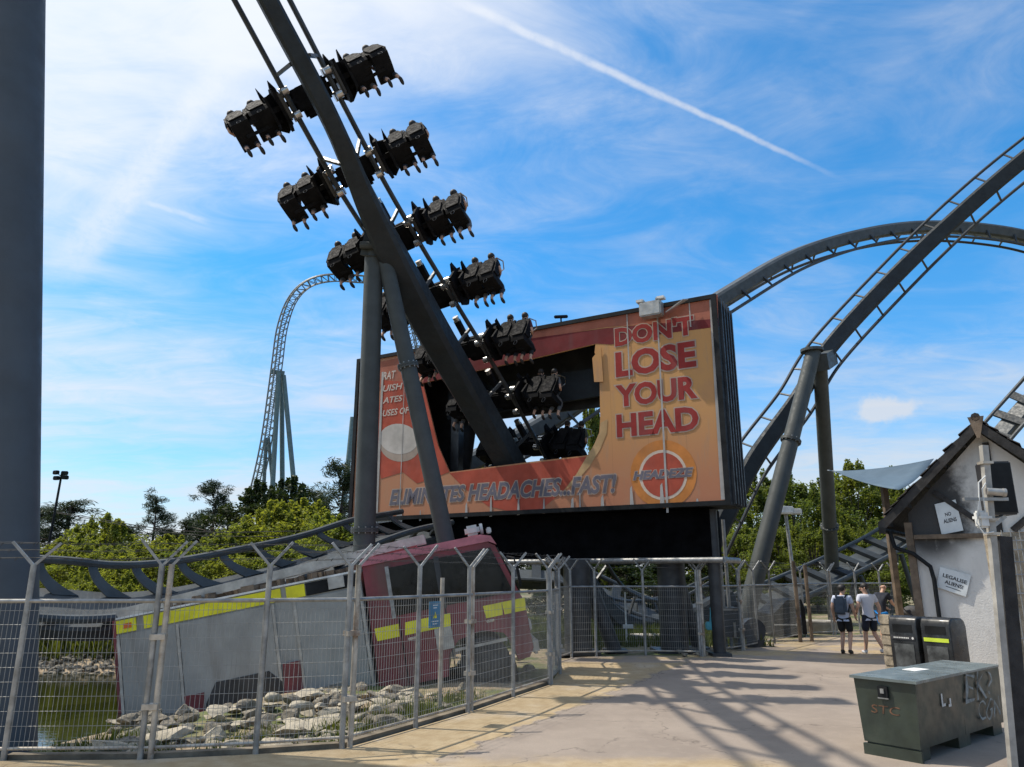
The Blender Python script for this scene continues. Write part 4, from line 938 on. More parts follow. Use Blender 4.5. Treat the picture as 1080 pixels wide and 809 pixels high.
# ------------------------------------------------------------------ mesh fences
def fence(label, pts, arm_dir, rail=1.70, dbl=(), wire_sp=.052, mats=('galv', 'galv_rust')):
    th = thing('mesh_fence', label, 'fence', (pts[0][0], pts[0][1], 0))
    ad = Vector(arm_dir).normalized(); rnd = random.Random(int(abs(pts[0][0]) * 100))
    P_ = [Vector((x, y, 0)) for x, y in pts]
    for i, p in enumerate(P_):
        t = (P_[min(i + 1, len(P_) - 1)] - P_[max(i - 1, 0)]).normalized()
        for off in ((-.055, .055) if i in dbl else (0,)):
            q = p + t * off; mb = MB(); mb.cyl(q + Vector((0, 0, -.1)), q + Vector((0, 0, 2.12)), .034, 10)
            po = mb.build('post', mats[1] if (i in dbl and off > 0) else mats[0], th, True)
            for s_ in (-1, 1):
                if i in dbl and off > 0 and s_ < 0: continue
                mb = MB(); tip = q + ad * s_ * .25 + Vector((0, 0, 2.38 + rnd.uniform(-.02, .03))); mb.beam(q + Vector((0, 0, 2.10)), tip, .045, .03, ad); mb.build('arm', mats[0], po)
        if i in dbl:
            for zc in (.55, 1.3): mb = MB(); mb.box(p + Vector((0, 0, zc)), (.17, .12, .06), rz=math.atan2(t.y, t.x)); mb.build('clamp', 'galv_rust', th)
    mb = MB()
    for a_, c_ in zip(P_, P_[1:]): mb.cyl(a_ + Vector((0, 0, rail)), c_ + Vector((0, 0, rail)), .024, 8)
    mb.build('rail', mats[0], th, True)
    mb = MB()
    for a_, c_ in zip(P_, P_[1:]): mb.cyl(a_ + Vector((0, 0, .12)), c_ + Vector((0, 0, .12)), .018, 8)
    mb.build('bottom_rail', mats[1], th, True)
    for a_, c_ in zip(P_, P_[1:]):
        L_ = (c_ - a_).length; t = (c_ - a_) / L_; nn = Vector((t.y, -t.x, 0)) * .022; mb = MB()
        k = .05
        while k < L_ - .03: mb.tube([a_ + t * k + nn + Vector((0, 0, .10)), a_ + t * k + nn + Vector((0, 0, rail - .02))], .0027, 4, False); k += wire_sp
        z_ = .2
        while z_ < rail: mb.tube([a_ + t * .03 + nn * 1.2 + Vector((0, 0, z_)), c_ - t * .03 + nn * 1.2 + Vector((0, 0, z_))], .0026, 4, False); z_ += .155
        mb.build('mesh_panel', 'wire', th)
    for s_ in (-1, 1):
        for q in (.35, .68, .97):
            mb = MB(); o_ = ad * s_ * .25 * q + Vector((0, 0, 2.10 + .28 * q))
            for a_, c_ in zip(P_, P_[1:]):
                m_ = a_.lerp(c_, .5) + o_ - Vector((0, 0, .03)); mb.tube([a_ + o_, m_, c_ + o_], .0026, 4, False)
                L_ = (c_ - a_).length; k = .1
                while k < L_: p = a_.lerp(c_, k / L_) + o_ - Vector((0, 0, .02)); mb.beam(p - Vector((.012, 0, .018)), p + Vector((.012, 0, .018)), .004, .004); k += .18
            mb.build('barbed_wire', 'barb', th)
    return th
fence('long mesh fence with forked barbed-wire arms running in front of the fire engine', F1, (.92, .38, 0), dbl=(2, 4, 6, 8))
fence('mesh fence with forked arms running in front of the columns under the billboard', F2, (.75, -.66, 0), dbl=(4,))
fence('short mesh fence angling away right of the billboard columns', F3, (.95, .3, 0), dbl=(1,))
fence('far mesh fence with forked arms behind the two walking men', F4, (.95, .3, 0), dbl=(2,))
fence('mesh fence return panel beside the nose of the fire engine', [(.72, 14.86), (1.0, 16.4), F2[0]], (.95, .2, 0), dbl=(1,))
def signboard(name, label, c_, w, h, nrm, mat, cat='sign', tilt=0., thick=.012):
    nrm = Vector(nrm).normalized(); U = Vector((0, 0, 1)).cross(nrm).normalized(); V = nrm.cross(U)
    U2 = U * math.cos(tilt) + V * math.sin(tilt); V2 = V * math.cos(tilt) - U * math.sin(tilt)
    mb = MB(); o = Vector(c_); mb.prism([o - U2 * w / 2 - V2 * h / 2, o + U2 * w / 2 - V2 * h / 2, o + U2 * w / 2 + V2 * h / 2, o - U2 * w / 2 + V2 * h / 2], nrm * thick)
    ob = mb.build(name, mat); tag(ob, label, cat); return ob, o - U2 * w / 2 - V2 * h / 2 + nrm * thick, U2, V2, nrm
# blue warning notice
fn = Vector((.89, -.456, 0)); pc = at(455, 648, 11.15)
ob, O_, U_, V_, N_ = signboard('warning_sign', 'small blue notice with yellow triangle on the mesh fence before the fire engine', pc + fn * .05, .28, .36, fn, 'blue')
mb = MB(); mb.add([O_ + U_ * .09 + V_ * .13 + N_ * .003, O_ + U_ * .19 + V_ * .13 + N_ * .003, O_ + U_ * .14 + V_ * .22 + N_ * .003], [(0, 1, 2)]); mb.build('triangle_mark', 'yellow', ob)
mb = MB(); mb.add([O_ + U_ * .137 + V_ * .15 + N_ * .005, O_ + U_ * .143 + V_ * .15 + N_ * .005, O_ + U_ * .143 + V_ * .19 + N_ * .005, O_ + U_ * .137 + V_ * .19 + N_ * .005], [(0, 1, 2, 3)]); mb.build('exclamation_mark', 'print_black', ob)
mb = MB()
for z_, w0_, w1_ in ((.30, .07, .21), (.265, .09, .19), (.08, .05, .23), (.045, .08, .20)): mb.add([O_ + U_ * w0_ + V_ * z_ + N_ * .003, O_ + U_ * w1_ + V_ * z_ + N_ * .003, O_ + U_ * w1_ + V_ * (z_ + .014) + N_ * .003, O_ + U_ * w0_ + V_ * (z_ + .014) + N_ * .003], [(0, 1, 2, 3)])
mb.build('small_print', 'sign', ob)
p_ = gnd(472, 752); p_ = Vector((p_.x - .15, p_.y + .35, 0)); mb = MB(); mb.cyl(p_, p_ + Vector((0, 0, 1.95)), .035, 10); tag(mb.build('bare_post', 'galv_rust', None, True), 'short bare metal post just behind the fence, right of the blue notice', 'post')

# ------------------------------------------------------------------ rubble
def rock_mesh(seed, flatn=.6, slab=False):
    r_ = random.Random(seed); bm = bmesh.new(); bmesh.ops.create_icosphere(bm, subdivisions=3, radius=1)
    if slab:
        for v_ in bm.verts: v_.co = Vector([max(-1, min(1, c_ * 1.7)) for c_ in v_.co])
    for _ in range(15):
        nrm = Vector((r_.gauss(0, 1), r_.gauss(0, 1), r_.gauss(0, .8))).normalized(); d = r_.uniform(.36, .82)
        for v_ in bm.verts:
            k = v_.co.dot(nrm)
            if k > d: v_.co -= nrm * (k - d)
    from mathutils import noise as mn
    for v_ in bm.verts: v_.co += v_.co * .05 * mn.noise(v_.co * 2.3 + Vector((seed, 0, 0))) + v_.co * .025 * mn.noise(v_.co * 6 + Vector((0, seed, 0))); v_.co.z *= flatn
    me = bpy.data.meshes.new('rock'); bm.to_mesh(me); bm.free()
    for p in me.polygons: p.use_smooth = True
    me.set_sharp_from_angle(angle=R(9)); return me
RM = [rock_mesh(k, .50) for k in range(6)]; RSL = [rock_mesh(20 + k, .30, True) for k in range(4)]
for m_ in RM[:]: m_.materials.append(MT['rock'])
for m_ in RSL: m_.materials.append(MT['rockw'])
RMW = []
for m_ in RM[:3]: q = m_.copy(); q.materials.clear(); q.materials.append(MT['rockw']); RMW.append(q)
def put_rock(me, p, s, lab, rot=None, cat='rock', grp='rubble along the fence'):
    ob = bpy.data.objects.new('rubble_rock', me); COL.objects.link(ob); ob.location = p; ob.scale = s if hasattr(s, '__len__') else (s, s, s)
    ob.rotation_euler = rot or (random.uniform(-.25, .25), random.uniform(-.25, .25), random.uniform(0, 6.3)); return tag(ob, lab, cat, grp)
big = [((182, 772), RSL[0], (.56, .34, .55), (.10, -.28, .35), 'long white broken slab tilted up at the water side'), ((262, 742), RM[1], .30, None, 'big grey boulder in the middle of the rubble'),
       ((303, 768), RSL[1], (.36, .28, .75), (0, .05, .3), 'flat grey slab beside the leaning fence post'), ((228, 770), RMW[0], .27, None, 'pale rounded chunk behind the white slab'),
       ((308, 748), RM[3], .30, None, 'large dark grey boulder right of the middle boulder'),
       ((345, 748), RSL[3], (.36, .26, .5), (.0, .0, .2), 'flat pale slab close to the doubled fence posts'), ((318, 733), RSL[1], (.40, .30, .7), (.15, .1, .9), 'tilted pale slab at the top of the heap'),
       ((290, 735), RMW[1], .26, None, 'pale chunk near the top of the heap'), ((355, 735), RM[0], .28, None, 'brown boulder against the truck side'), ((322, 768), RM[4], .25, None, 'grey boulder just behind the kerb')]
big += [((528, 700), RM[2], .34, None, 'dark boulder under the nose of the fire engine beside the fence'), ((548, 693), RMW[2], .30, None, 'pale boulder under the nose of the fire engine'), ((508, 706), RM[5], .30, None, 'grey boulder beside the front wheel of the fire engine'),
        ((488, 722), RM[0], .22, None, 'small grey boulder in front of the fire engine wheel'), ((560, 702), RM[1], .26, None, 'grey boulder by the corner of the fence near the fire engine')]
for (px, py), me_, s_, ro, lab in big:
    p_ = gnd(px, py, .10); s_ = tuple(q * .78 for q in s_) if hasattr(s_, '__len__') else s_ * .72; put_rock(me_, (p_.x, p_.y, H(p_.x, p_.y) + .10), s_, lab, ro)
def f1side(x, y):      # distance behind the first fence
    best = 9
    for (ax, ay), (bx, by) in zip(F1, F1[1:]):
        dx, dy = bx - ax, by - ay; L_ = math.hypot(dx, dy); t = ((x - ax) * dx + (y - ay) * dy) / L_ / L_
        if -.05 <= t <= 1.05: best = min(best, (-(x - ax) * dy + (y - ay) * dx) / L_)
    return best
cnt = 0; tries = 0
while cnt < 255 and tries < 9000:
    tries += 1; x = random.uniform(-6.2, .3); y = random.uniform(9.3, 14.0); d = f1side(x, y)
    if d < .22 or d > 2.9 or d == 9: continue
    if (TKM.inverted() @ Vector((x, y, .3))).y > -.12: continue
    if H(x, y) < -.16 or x / y < -.50: continue
    if x > -1.2 and random.random() < .5: continue
    sc = random.choice([.07, .09, .11, .13, .15, .17, .20, .24]); 
    if x > -1.6: sc *= .6
    rim = x < -4.9 and y < 11.5
    me_ = random.choice(RM + RMW + RSL[1:]); pale = me_ in RMW or me_ in RSL
    s_ = sc * (1.35 if me_ in RSL else 1)
    put_rock(me_, (x, y, H(x, y) + sc * .10 + random.uniform(0, .16) * max(0, min(1, (d - .6) / 1.6))), (s_ * random.uniform(.8, 1.3), s_ * random.uniform(.8, 1.2), s_ * random.uniform(.7, 1.1)), ('pale broken concrete chunk in the rubble heap between fence and fire engine' if pale else 'grey stone in the rubble heap between fence and fire engine'), None, 'rock', 'pale rubble chunks' if pale else 'grey rubble stones'); cnt += 1
vs, fs = [], []
for k in range(900):
    x = random.uniform(-20, -4.4); y = 20.75 + random.gauss(0, .34) + (.02 * (-x - 8) if x < -8 else 0); sc = random.uniform(.06, .16); m_ = random.choice(RM[:3])
    rt = Matrix.Rotation(random.uniform(0, 6), 3, 'Z') * sc; z_ = H(x, y) + .04; k0 = len(vs)
    vs += [rt @ v_.co + Vector((x, y, z_)) for v_ in m_.vertices]; fs += [[i + k0 for i in p.vertices] for p in m_.polygons]
mb = MB(); mb.v = vs; mb.f = fs; tag(mb.build('bank_stones', 'rock'), 'row of small grey stones lining the far bank of the pond', 'stones', kind='stuff')
for k in range(14):
    p_ = gnd(random.uniform(715, 745), random.uniform(686, 694)); put_rock(random.choice(RM), (p_.x, p_.y + .2, .06), random.uniform(.08, .17), 'small dark stone at the foot of the right billboard column', None, 'rock', 'stones by the billboard column')

# ------------------------------------------------------------------ vegetation
def leaf_arrays(centres, radii, count, size, flat=0., jitter=.35, rs=None):
    rs = rs or rng; ci = rs.integers(0, len(centres), count); d = rs.normal(size=(count, 3)); d /= np.linalg.norm(d, axis=1, keepdims=True)
    rad = radii[ci] * (rs.random(count) ** .45)[:, None]
    p = centres[ci] + d * rad
    a = rs.normal(size=(count, 3)); a[:, 2] *= (1 - flat); a /= np.linalg.norm(a, axis=1, keepdims=True)
    b_ = np.cross(a, rs.normal(size=(count, 3))); b_ /= np.linalg.norm(b_, axis=1, keepdims=True)
    return p, a, b_
def leaves_mesh(name, p, a, b_, size, asp, mat, rs=None):
    rs = rs or rng; n_ = len(p); s_ = size * (.6 + .8 * rs.random(n_))[:, None]; nrm = np.cross(a, b_)
    v = np.stack([p - a * s_ * .5, p + b_ * s_ * asp * .5 + nrm * s_ * .08, p + a * s_ * .5, p - b_ * s_ * asp * .5 + nrm * s_ * .08], 1).reshape(-1, 3)
    me = bpy.data.meshes.new(name); me.vertices.add(len(v)); me.vertices.foreach_set('co', v.ravel()); me.loops.add(n_ * 4); me.polygons.add(n_)
    me.loops.foreach_set('vertex_index', np.arange(n_ * 4)); me.polygons.foreach_set('loop_start', np.arange(n_) * 4); me.polygons.foreach_set('loop_total', np.full(n_, 4))
    me.update(); me.validate(); me.materials.append(MT[mat]); return me
def wood_mesh(name, h, r, limbs, mat='bark', lean=.05, rs=random):
    mb = MB(); top = Vector((rs.uniform(-lean, lean) * h, rs.uniform(-lean, lean) * h, h)); tr = [Vector((0, 0, -.2)), Vector((top.x * .3, top.y * .2, h * .35)), Vector((top.x * .6, top.y * .7, h * .7)), top]
    mb.tube(tr, [r, r * .8, r * .5, r * .15], 8)
    for q in limbs: mb.tube(q, [r * .4, r * .25, r * .07], 5)
    me_ = mb.build(name, mat, None, True); d = me_.data; bpy.data.objects.remove(me_); return d
def broadleaf(seed, h, w, n_leaf, size, mat, base=.12, clumps=34, asp=.55, sprays=None):
    rs = np.random.default_rng(seed); pr = random.Random(seed); C_ = []; Rr = []; limbs = []
    for k in range(clumps):
        z = h * (base + (1 - base) * rs.random() ** .8); env = math.sin(math.pi * min(1, max(.0, (z / h - base) / (1 - base) * .86 + .12))) ** .7
        ang = rs.random() * 6.283; rr2 = w * .5 * env * (.35 + .65 * math.sqrt(rs.random())) * (1 + .25 * math.sin(ang * 2 + seed))
        c_ = (rr2 * math.cos(ang), rr2 * math.sin(ang), z); C_.append(c_); s_ = w * (.07 + .10 * rs.random()); Rr.append((s_, s_, s_ * (.6 + .3 * rs.random())))
        if k % 2 == 0: limbs.append([(0, 0, max(.1, z * .45)), (c_[0] * .5, c_[1] * .5, z * .8), c_])
    for k in range(sprays or clumps // 3):      # thin upright sprays give the crown a ragged outline
        ang = rs.random() * 6.283; q = .42 * w * rs.random(); z = h * (.98 - .55 * (q / w / .42) ** 2 + .16 * rs.random()); C_.append((q * math.cos(ang), q * math.sin(ang), z)); Rr.append((w * .028, w * .028, h * (.05 + .06 * rs.random())))
    p, a, b_ = leaf_arrays(np.array(C_), np.array(Rr), n_leaf, size, rs=rs)
    return leaves_mesh('crown', p, a, b_, size, asp, mat, rs), wood_mesh('trunk', h * .72, max(.05, h * .018), limbs, rs=pr)
def pine(seed, h, w, n_leaf, size):
    rs = np.random.default_rng(seed); pr = random.Random(seed); C_ = []; Rr = []; limbs = []
    for k in range(26):
        z = h * (.30 + .70 * (k / 25) ** .85); rr2 = w * .5 * (1.05 - (z / h) ** 2.2) * (.4 + .75 * rs.random()) + .15; ang = rs.random() * 6.283
        c_ = np.array((rr2 * math.cos(ang), rr2 * math.sin(ang), z + .05 * h * rs.random()))
        limbs.append([(0, 0, z - .04 * h), tuple(c_ * np.array((.5, .5, 1)) - np.array((0, 0, .03 * h))), tuple(c_)])
        for j in range(3): C_.append(c_ * np.array((.62 + .2 * j, .62 + .2 * j, 1)) + rs.normal(size=3) * .06 * w); Rr.append((w * .10, w * .10, w * .075))
    p, a, b_ = leaf_arrays(np.array(C_), np.array(Rr), n_leaf, size, rs=rs)
    return leaves_mesh('crown', p, a, b_, size, .13, 'pine', rs), wood_mesh('trunk', h, h * .018, limbs, rs=pr)
SHR = [broadleaf(100 + k, 3.0, 3.4, 13000, .105, 'leaf', .02, 60, sprays=46) for k in range(3)]
TRE = [broadleaf(200 + k, 8.0, 6.0, 20000, .18, 'leaf2', .08, 60, sprays=30) for k in range(3)]
DRK = [broadleaf(300 + k, 6.0, 5.0, 9000, .20, 'leafd', .04, 40) for k in range(2)]
PIN = [pine(400 + k, 8.5, 4.6, 5600, .34) for k in range(3)]
def plant(name, protos, x, y, h, w, label, cat, grp):
    cr, tr = random.choice(protos); hh = max(v_.co.z for v_ in tr.vertices) / .72 if protos is not PIN else 8.5
    base = {id(SHR): (3.0, 3.4), id(TRE): (8, 6), id(DRK): (6, 5), id(PIN): (8.5, 4.6)}[id(protos)]
    th = thing(name, label, cat, (x, y, H(x, y) - .03), grp); th.scale = (w / base[1], w / base[1], h / base[0]); th.rotation_euler.z = random.uniform(0, 6.28)
    linkmesh('crown', cr, th); linkmesh('trunk', tr, th)
def topz(py, Y): return at(540, py, Y).z
def xat(px, Y, py=560): return at(px, py, Y).x
k = 0
for (px, py, Yd, w) in [(40, 590, 30, 4), (75, 582, 31, 4), (110, 560, 32, 4.2), (98, 588, 28, 3.2), (145, 588, 30, 4), (180, 580, 31, 3.8), (205, 588, 29, 3.6), (235, 578, 32, 4.2), (262, 566, 33, 4.4), (290, 548, 34, 5), (320, 546, 35, 5), (345, 560, 32, 4), (365, 566, 31, 4), (10, 585, 31, 4.5), (-40, 575, 32, 5), (-90, 570, 32, 5), (400, 560, 34, 5), (440, 565, 35, 5), (130, 595, 27.5, 3), (168, 598, 27.5, 3), (248, 596, 28, 3), (300, 590, 28, 3), (60, 600, 27.5, 3)]:
    k += 1; Yd *= 1.75; w *= 1.75; plant('shrub', SHR, xat(px, Yd), Yd, topz(py, Yd), w, 'sunlit yellow-green shrub beyond the pond, %s' % ('on the skyline left of the small dark pine' if px == 110 else 'tall one near the billboard' if px in (290, 320) else 'in the bushy row behind the low track'), 'shrub', 'yellow-green shrubs beyond the pond')
for (px, py, Yd, w) in [(70, 538, 44, 6.5), (40, 545, 46, 6), (162, 532, 46, 3.6), (222, 518, 44, 4.2), (240, 545, 46, 4.5), (355, 498, 44, 5), (330, 525, 48, 5), (378, 520, 46, 4.5), (-20, 530, 46, 6), (195, 556, 48, 4.2), (130, 562, 50, 4.0)]:
    Yd *= 1.8; w *= 1.8; plant('pine_tree', PIN, xat(px, Yd), Yd, topz(py, Yd), w, 'dark ragged pine on the left skyline, ' + {70: 'broad one beside the big column', 162: 'thin one standing alone', 222: 'tall one left of the lattice coaster', 355: 'tall one beside the billboard edge'}.get(px, 'one of the lower pines behind the shrubs'), 'pine tree', 'pines on the left skyline')
for (px, py, Yd, w) in [(120, 570, 52, 7), (270, 528, 42, 5.5), (305, 522, 43, 5.5), (20, 560, 54, 8), (205, 562, 55, 7), (430, 545, 50, 8), (520, 540, 52, 8), (610, 560, 50, 8), (660, 580, 46, 7), (700, 575, 48, 8), (590, 590, 38, 5), (640, 590, 39, 5), (690, 600, 38, 5), (735, 590, 40, 5)]:
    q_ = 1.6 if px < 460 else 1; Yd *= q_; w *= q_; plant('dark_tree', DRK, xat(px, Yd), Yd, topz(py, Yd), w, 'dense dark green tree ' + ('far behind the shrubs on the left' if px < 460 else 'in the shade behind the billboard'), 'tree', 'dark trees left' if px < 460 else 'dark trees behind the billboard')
for (px, py, Yd, w) in [(765, 535, 46, 6.5), (800, 515, 48, 7), (838, 512, 47, 6.5), (872, 520, 50, 7), (905, 505, 48, 6.5), (938, 512, 50, 6), (960, 530, 47, 6), (985, 540, 46, 6), (1020, 535, 50, 7), (1060, 540, 50, 8), (1110, 530, 52, 8), (780, 565, 42, 4.5), (820, 560, 43, 4.5), (855, 562, 42, 4.5), (890, 556, 43, 4.5), (925, 560, 42, 4.5), (740, 545, 50, 7), (480, 500, 40, 4), (512, 495, 41, 3.6), (628, 445, 40, 2.6), (1160, 530, 50, 9), (1220, 540, 50, 9)]:
    plant('broadleaf_tree', TRE, xat(px, Yd), Yd, topz(py, Yd), w, 'mid-green leafy tree ' + ('seen through the hole in the billboard' if px in (480, 512, 628) else 'in the nearer row behind the right-hand columns' if Yd < 44 else 'in the tall row on the right skyline'), 'tree', 'leafy trees seen through the hole' if px in (480, 512, 628) else 'leafy trees on the right')
def tufts(name, pts_, hgt_, wid, mat, label, cat):
    P_ = np.array(pts_); n_ = len(P_); ang = rng.random(n_) * 6.283; hh = hgt_ * (.5 + rng.random(n_)); ln = rng.normal(size=(n_, 2)) * .35
    zz_ = hgt(P_[:, 0], P_[:, 1]); w = wid * (.6 + .8 * rng.random(n_)); dx = np.cos(ang) * w; dy = np.sin(ang) * w
    b0 = np.stack([P_[:, 0] - dx, P_[:, 1] - dy, zz_], 1); b1 = np.stack([P_[:, 0] + dx, P_[:, 1] + dy, zz_], 1); t0_ = np.stack([P_[:, 0] + ln[:, 0] * hh, P_[:, 1] + ln[:, 1] * hh, zz_ + hh], 1)
    v = np.stack([b0, b1, t0_], 1).reshape(-1, 3); me = bpy.data.meshes.new(name); me.from_pydata(v.tolist(), [], np.arange(n_ * 3).reshape(-1, 3).tolist()); me.materials.append(MT[mat])
    ob = bpy.data.objects.new(name, me); COL.objects.link(ob); return tag(ob, label, cat, kind='stuff')
pts_ = []
for _ in range(16000):
    x = random.uniform(-22, -2.5); y = random.uniform(21.2, 27)
    pts_.append((x, y))
tufts('bank_weeds', pts_, 1.0, .030, 'weed', 'tall green weeds on the far bank of the pond', 'weeds')
pts_ = []
cc = [(random.uniform(-6, .2), random.uniform(9.3, 13.6)) for _ in range(160)]
for x0, y0 in cc:
    if not .15 < f1side(x0, y0) < 1.4 or H(x0, y0) < -.12 or (x0 < -3.6 and random.random() < .7): continue
    for _ in range(60): x, y = x0 + random.gauss(0, .16), y0 + random.gauss(0, .16); pts_.append((x, y)) if .14 < f1side(x, y) < 3 else None
tufts('rubble_grass', pts_, .14, .010, 'grass', 'grass tufts growing among the rubble behind the kerb', 'grass')
pts_ = [(random.uniform(-4, 7.5), random.uniform(22.2, 33)) for _ in range(16000)]
tufts('rough_grass', pts_, .30, .022, 'grass', 'rough lit grass behind the billboard columns', 'grass')
k = 0
for (px, Yd, h_, w_) in ((70, 23, 1.4, 2.0), (100, 23.4, 1.7, 2.2), (130, 23.2, 1.5, 2.0), (155, 23.5, 1.6, 2), (20, 23.2, 1.5, 2), (-30, 23.4, 1.6, 2.2), (85, 25.2, 2.0, 2.4), (118, 25.4, 1.9, 2.4)):
    plant('shrub', SHR, xat(px, Yd, 660), Yd, h_, w_, 'low green bush on the far bank of the pond just above the stones', 'shrub', 'low bushes on the pond bank')

# ------------------------------------------------------------------ cottage on the right
HA = Vector((9.52, 18.0, 0)); HD = Vector((.8, -.6, 0)); HN = Vector((.6, .8, 0)); VZ = Vector((0, 0, 1))
def hw(s, t, z): return HA + HD * s + HN * t + VZ * z
def hpx(px, py):            # photograph position on the gable wall -> (s, z)
    r = ray(px, py); c_ = Vector((0, 0, CAM_H)); t = (HA - c_).dot(HN) / r.dot(HN); p = c_ + r * t; return (p - HA).dot(HD), p.z
house = thing('cottage', 'white rendered cottage with sooty gable, broken dark tiles and timber beams', 'cottage', HA)
hm = bpy.data.materials.new('sooty_render'); hm.use_nodes = True; n = NB(hm.node_tree); pb = hm.node_tree.nodes['Principled BSDF']
v = n.N.new('ShaderNodeTexCoord').outputs['Object']; sp = n.N.new('ShaderNodeSeparateXYZ'); n.L.new(v, sp.inputs[0])
f = n.noise(v, 1.3, 6, .65); f2 = n.noise(n.mapping(v, (1, 1, .25)), 2.6, 6, .6)
c = n.mix(n.smooth(f2, .45, .75, 0, .45), (.64, .62, .58), (.44, .425, .395))
c = n.mix(n.smooth(n.noise(v, 7, 5, .7), .55, .75, 0, .3), c, (.33, .32, .30))
ss = n.vmath('DOT_PRODUCT', v, HD)
d1_ = n.math('ADD', ss, n.math('MULTIPLY', n.math('SUBTRACT', f, .5), 1.6))
soot = n.math('MULTIPLY', n.smooth(d1_, .95, 1.5, 1, 0), n.smooth(n.math('ADD', sp.outputs[2], n.math('MULTIPLY', f, .6)), 2.75, 3.15))
s2_ = n.math('MULTIPLY', n.smooth(n.vmath('DISTANCE', v, HD * .42 + VZ * 2.95), .3, .95, 1, 0), n.smooth(f, .25, .5))
c = n.mix(n.math('MULTIPLY', n.math('MAXIMUM', soot, s2_), .93), c, (.012, .012, .013))
n.L.new(c, pb.inputs['Base Color']); pb.inputs['Roughness'].default_value = .9
bn = n.N.new('ShaderNodeBump'); bn.inputs['Strength'].default_value = .4; bn.inputs['Distance'].default_value = .02; n.L.new(n.noise(v, 26, 5, .6), bn.inputs['Height']); n.L.new(bn.outputs[0], pb.inputs['Normal'])
AP_S, AP_Z, EAV_Z = 1.72, 5.42, 3.15; WS = 3.44
mb = MB(); mb.prism([hw(0, 0, -.1), hw(WS, 0, -.1), hw(WS, 0, 3.42), hw(AP_S, 0, AP_Z - .24), hw(0, 0, 3.42)], HN * .25); mb.build('wall', hm, house)
mb = MB(); mb.prism([hw(0, .25, -.1), hw(.25, .25, -.1), hw(.25, .25, 3.3), hw(0, .25, 3.3)], HN * 6); mb.prism([hw(WS - .25, .25, -.1), hw(WS, .25, -.1), hw(WS, .25, 3.3), hw(WS - .25, .25, 3.3)], HN * 6); mb.build('side_wall', hm, house)
sl_ = (AP_Z - EAV_Z) / (AP_S + .60); roof = None
for sd_ in (-1, 1):
    def rp(q, t, dz=0.): return hw(AP_S + sd_ * q, t, AP_Z - sl_ * q + dz)
    q1_ = AP_S + .60; mb = MB(); mb.prism([rp(0, -.42, -.05), rp(q1_, -.42, -.05), rp(q1_, 6.4, -.05), rp(0, 6.4, -.05)], VZ * .05); mb.build('roof_deck', 'blacktimber', house)
    mb = MB(); rows = 13
    for a_ in range(rows):
        for c_ in range(25):
            t0_ = -.50 + c_ * .28; q0_ = q1_ * (a_) / rows; qe = q0_ + q1_ / rows * 1.22
            if c_ < 1 and random.random() < .25: continue
            j = random.uniform(-.03, .03); dz0 = .035 + random.uniform(0, .012); dz1 = .075 + random.uniform(0, .03)
            P4 = [rp(q0_, t0_ + j, dz0), rp(qe, t0_ + j, dz1), rp(qe, t0_ + .27 + j, dz1), rp(q0_, t0_ + .27 + j, dz0)]; mb.prism(P4, VZ * .022)
    r_ = mb.build('roof_tiles', 'tile' if 'tile' in MT else M('dark_roof_tile', (.050, .042, .038), .7, var=.35, scale=4, dirt=((.11, .10, .08), .5, 3)), house)
    mb = MB(); mb.prism([rp(-.02, -.46, .02), rp(q1_, -.46, .02), rp(q1_, -.46, -.24), rp(-.02, -.46, -.24)], HN * .05); mb.build('bargeboard', 'blacktimber', house)
    mb = MB()
    for k in range(5): q = .35 + k * .45; mb.beam(rp(q, -.40, -.14), rp(q, .24, -.14), .09, .12)
    mb.build('purlin_ends', 'blacktimber', house)
mb = MB(); mb.cyl(hw(AP_S, -.5, AP_Z + .07), hw(AP_S, 6.4, AP_Z + .07), .10, 8); mb.build('ridge', 'blacktimber', house, True)
mb = MB(); mb.prism([hw(AP_S - .16, -.50, AP_Z + .08), hw(AP_S + .16, -.50, AP_Z + .08), hw(AP_S + .03, -.50, AP_Z - .42), hw(AP_S - .03, -.50, AP_Z - .42)], HN * .06); mb.build('finial_board', 'timber', house)
s0_, z0_ = hpx(972, 566); mb = MB(); mb.box(hw(1.75, -.055, 2.86), (3.35, .13, .10), rz=math.atan2(HD.y, HD.x)); mb.build('beam', 'timber', house)
mb = MB(); mb.beam(hw(1.80, -.03, 4.95), hw(1.80, -.03, 2.93), .13, .06, HN); mb.beam(hw(.62, -.028, 3.9), hw(1.62, -.028, 3.0), .06, .12, VZ); mb.beam(hw(3.0, -.028, 3.75), hw(2.05, -.028, 2.95), .06, .14, VZ); mb.build('timber_brace', 'blacktimber', house)
mb = MB(); mb.beam(hw(-.02, -.04, -.05), hw(-.02, -.04, 3.2), .16, .12, HN); mb.build('corner_post', 'timber', house)
mb = MB(); mb.tube([hw(-.35, -.16, 2.62), hw(.02, -.16, 2.48), hw(.34, -.12, 2.18), hw(.38, -.12, 1.9), hw(.38, -.12, .2)], .048, 10); mb.tube([hw(-.35, -.16, 2.62), hw(-.42, -.16, 3.0)], .048, 10); dp = mb.build('drainpipe', 'black', house, True)
mb = MB(); mb.tube([hw(-.5, -.5, 3.02), hw(-.5, 6.2, 3.02)], .07, 8); mb.build('gutter', 'black', house, True)
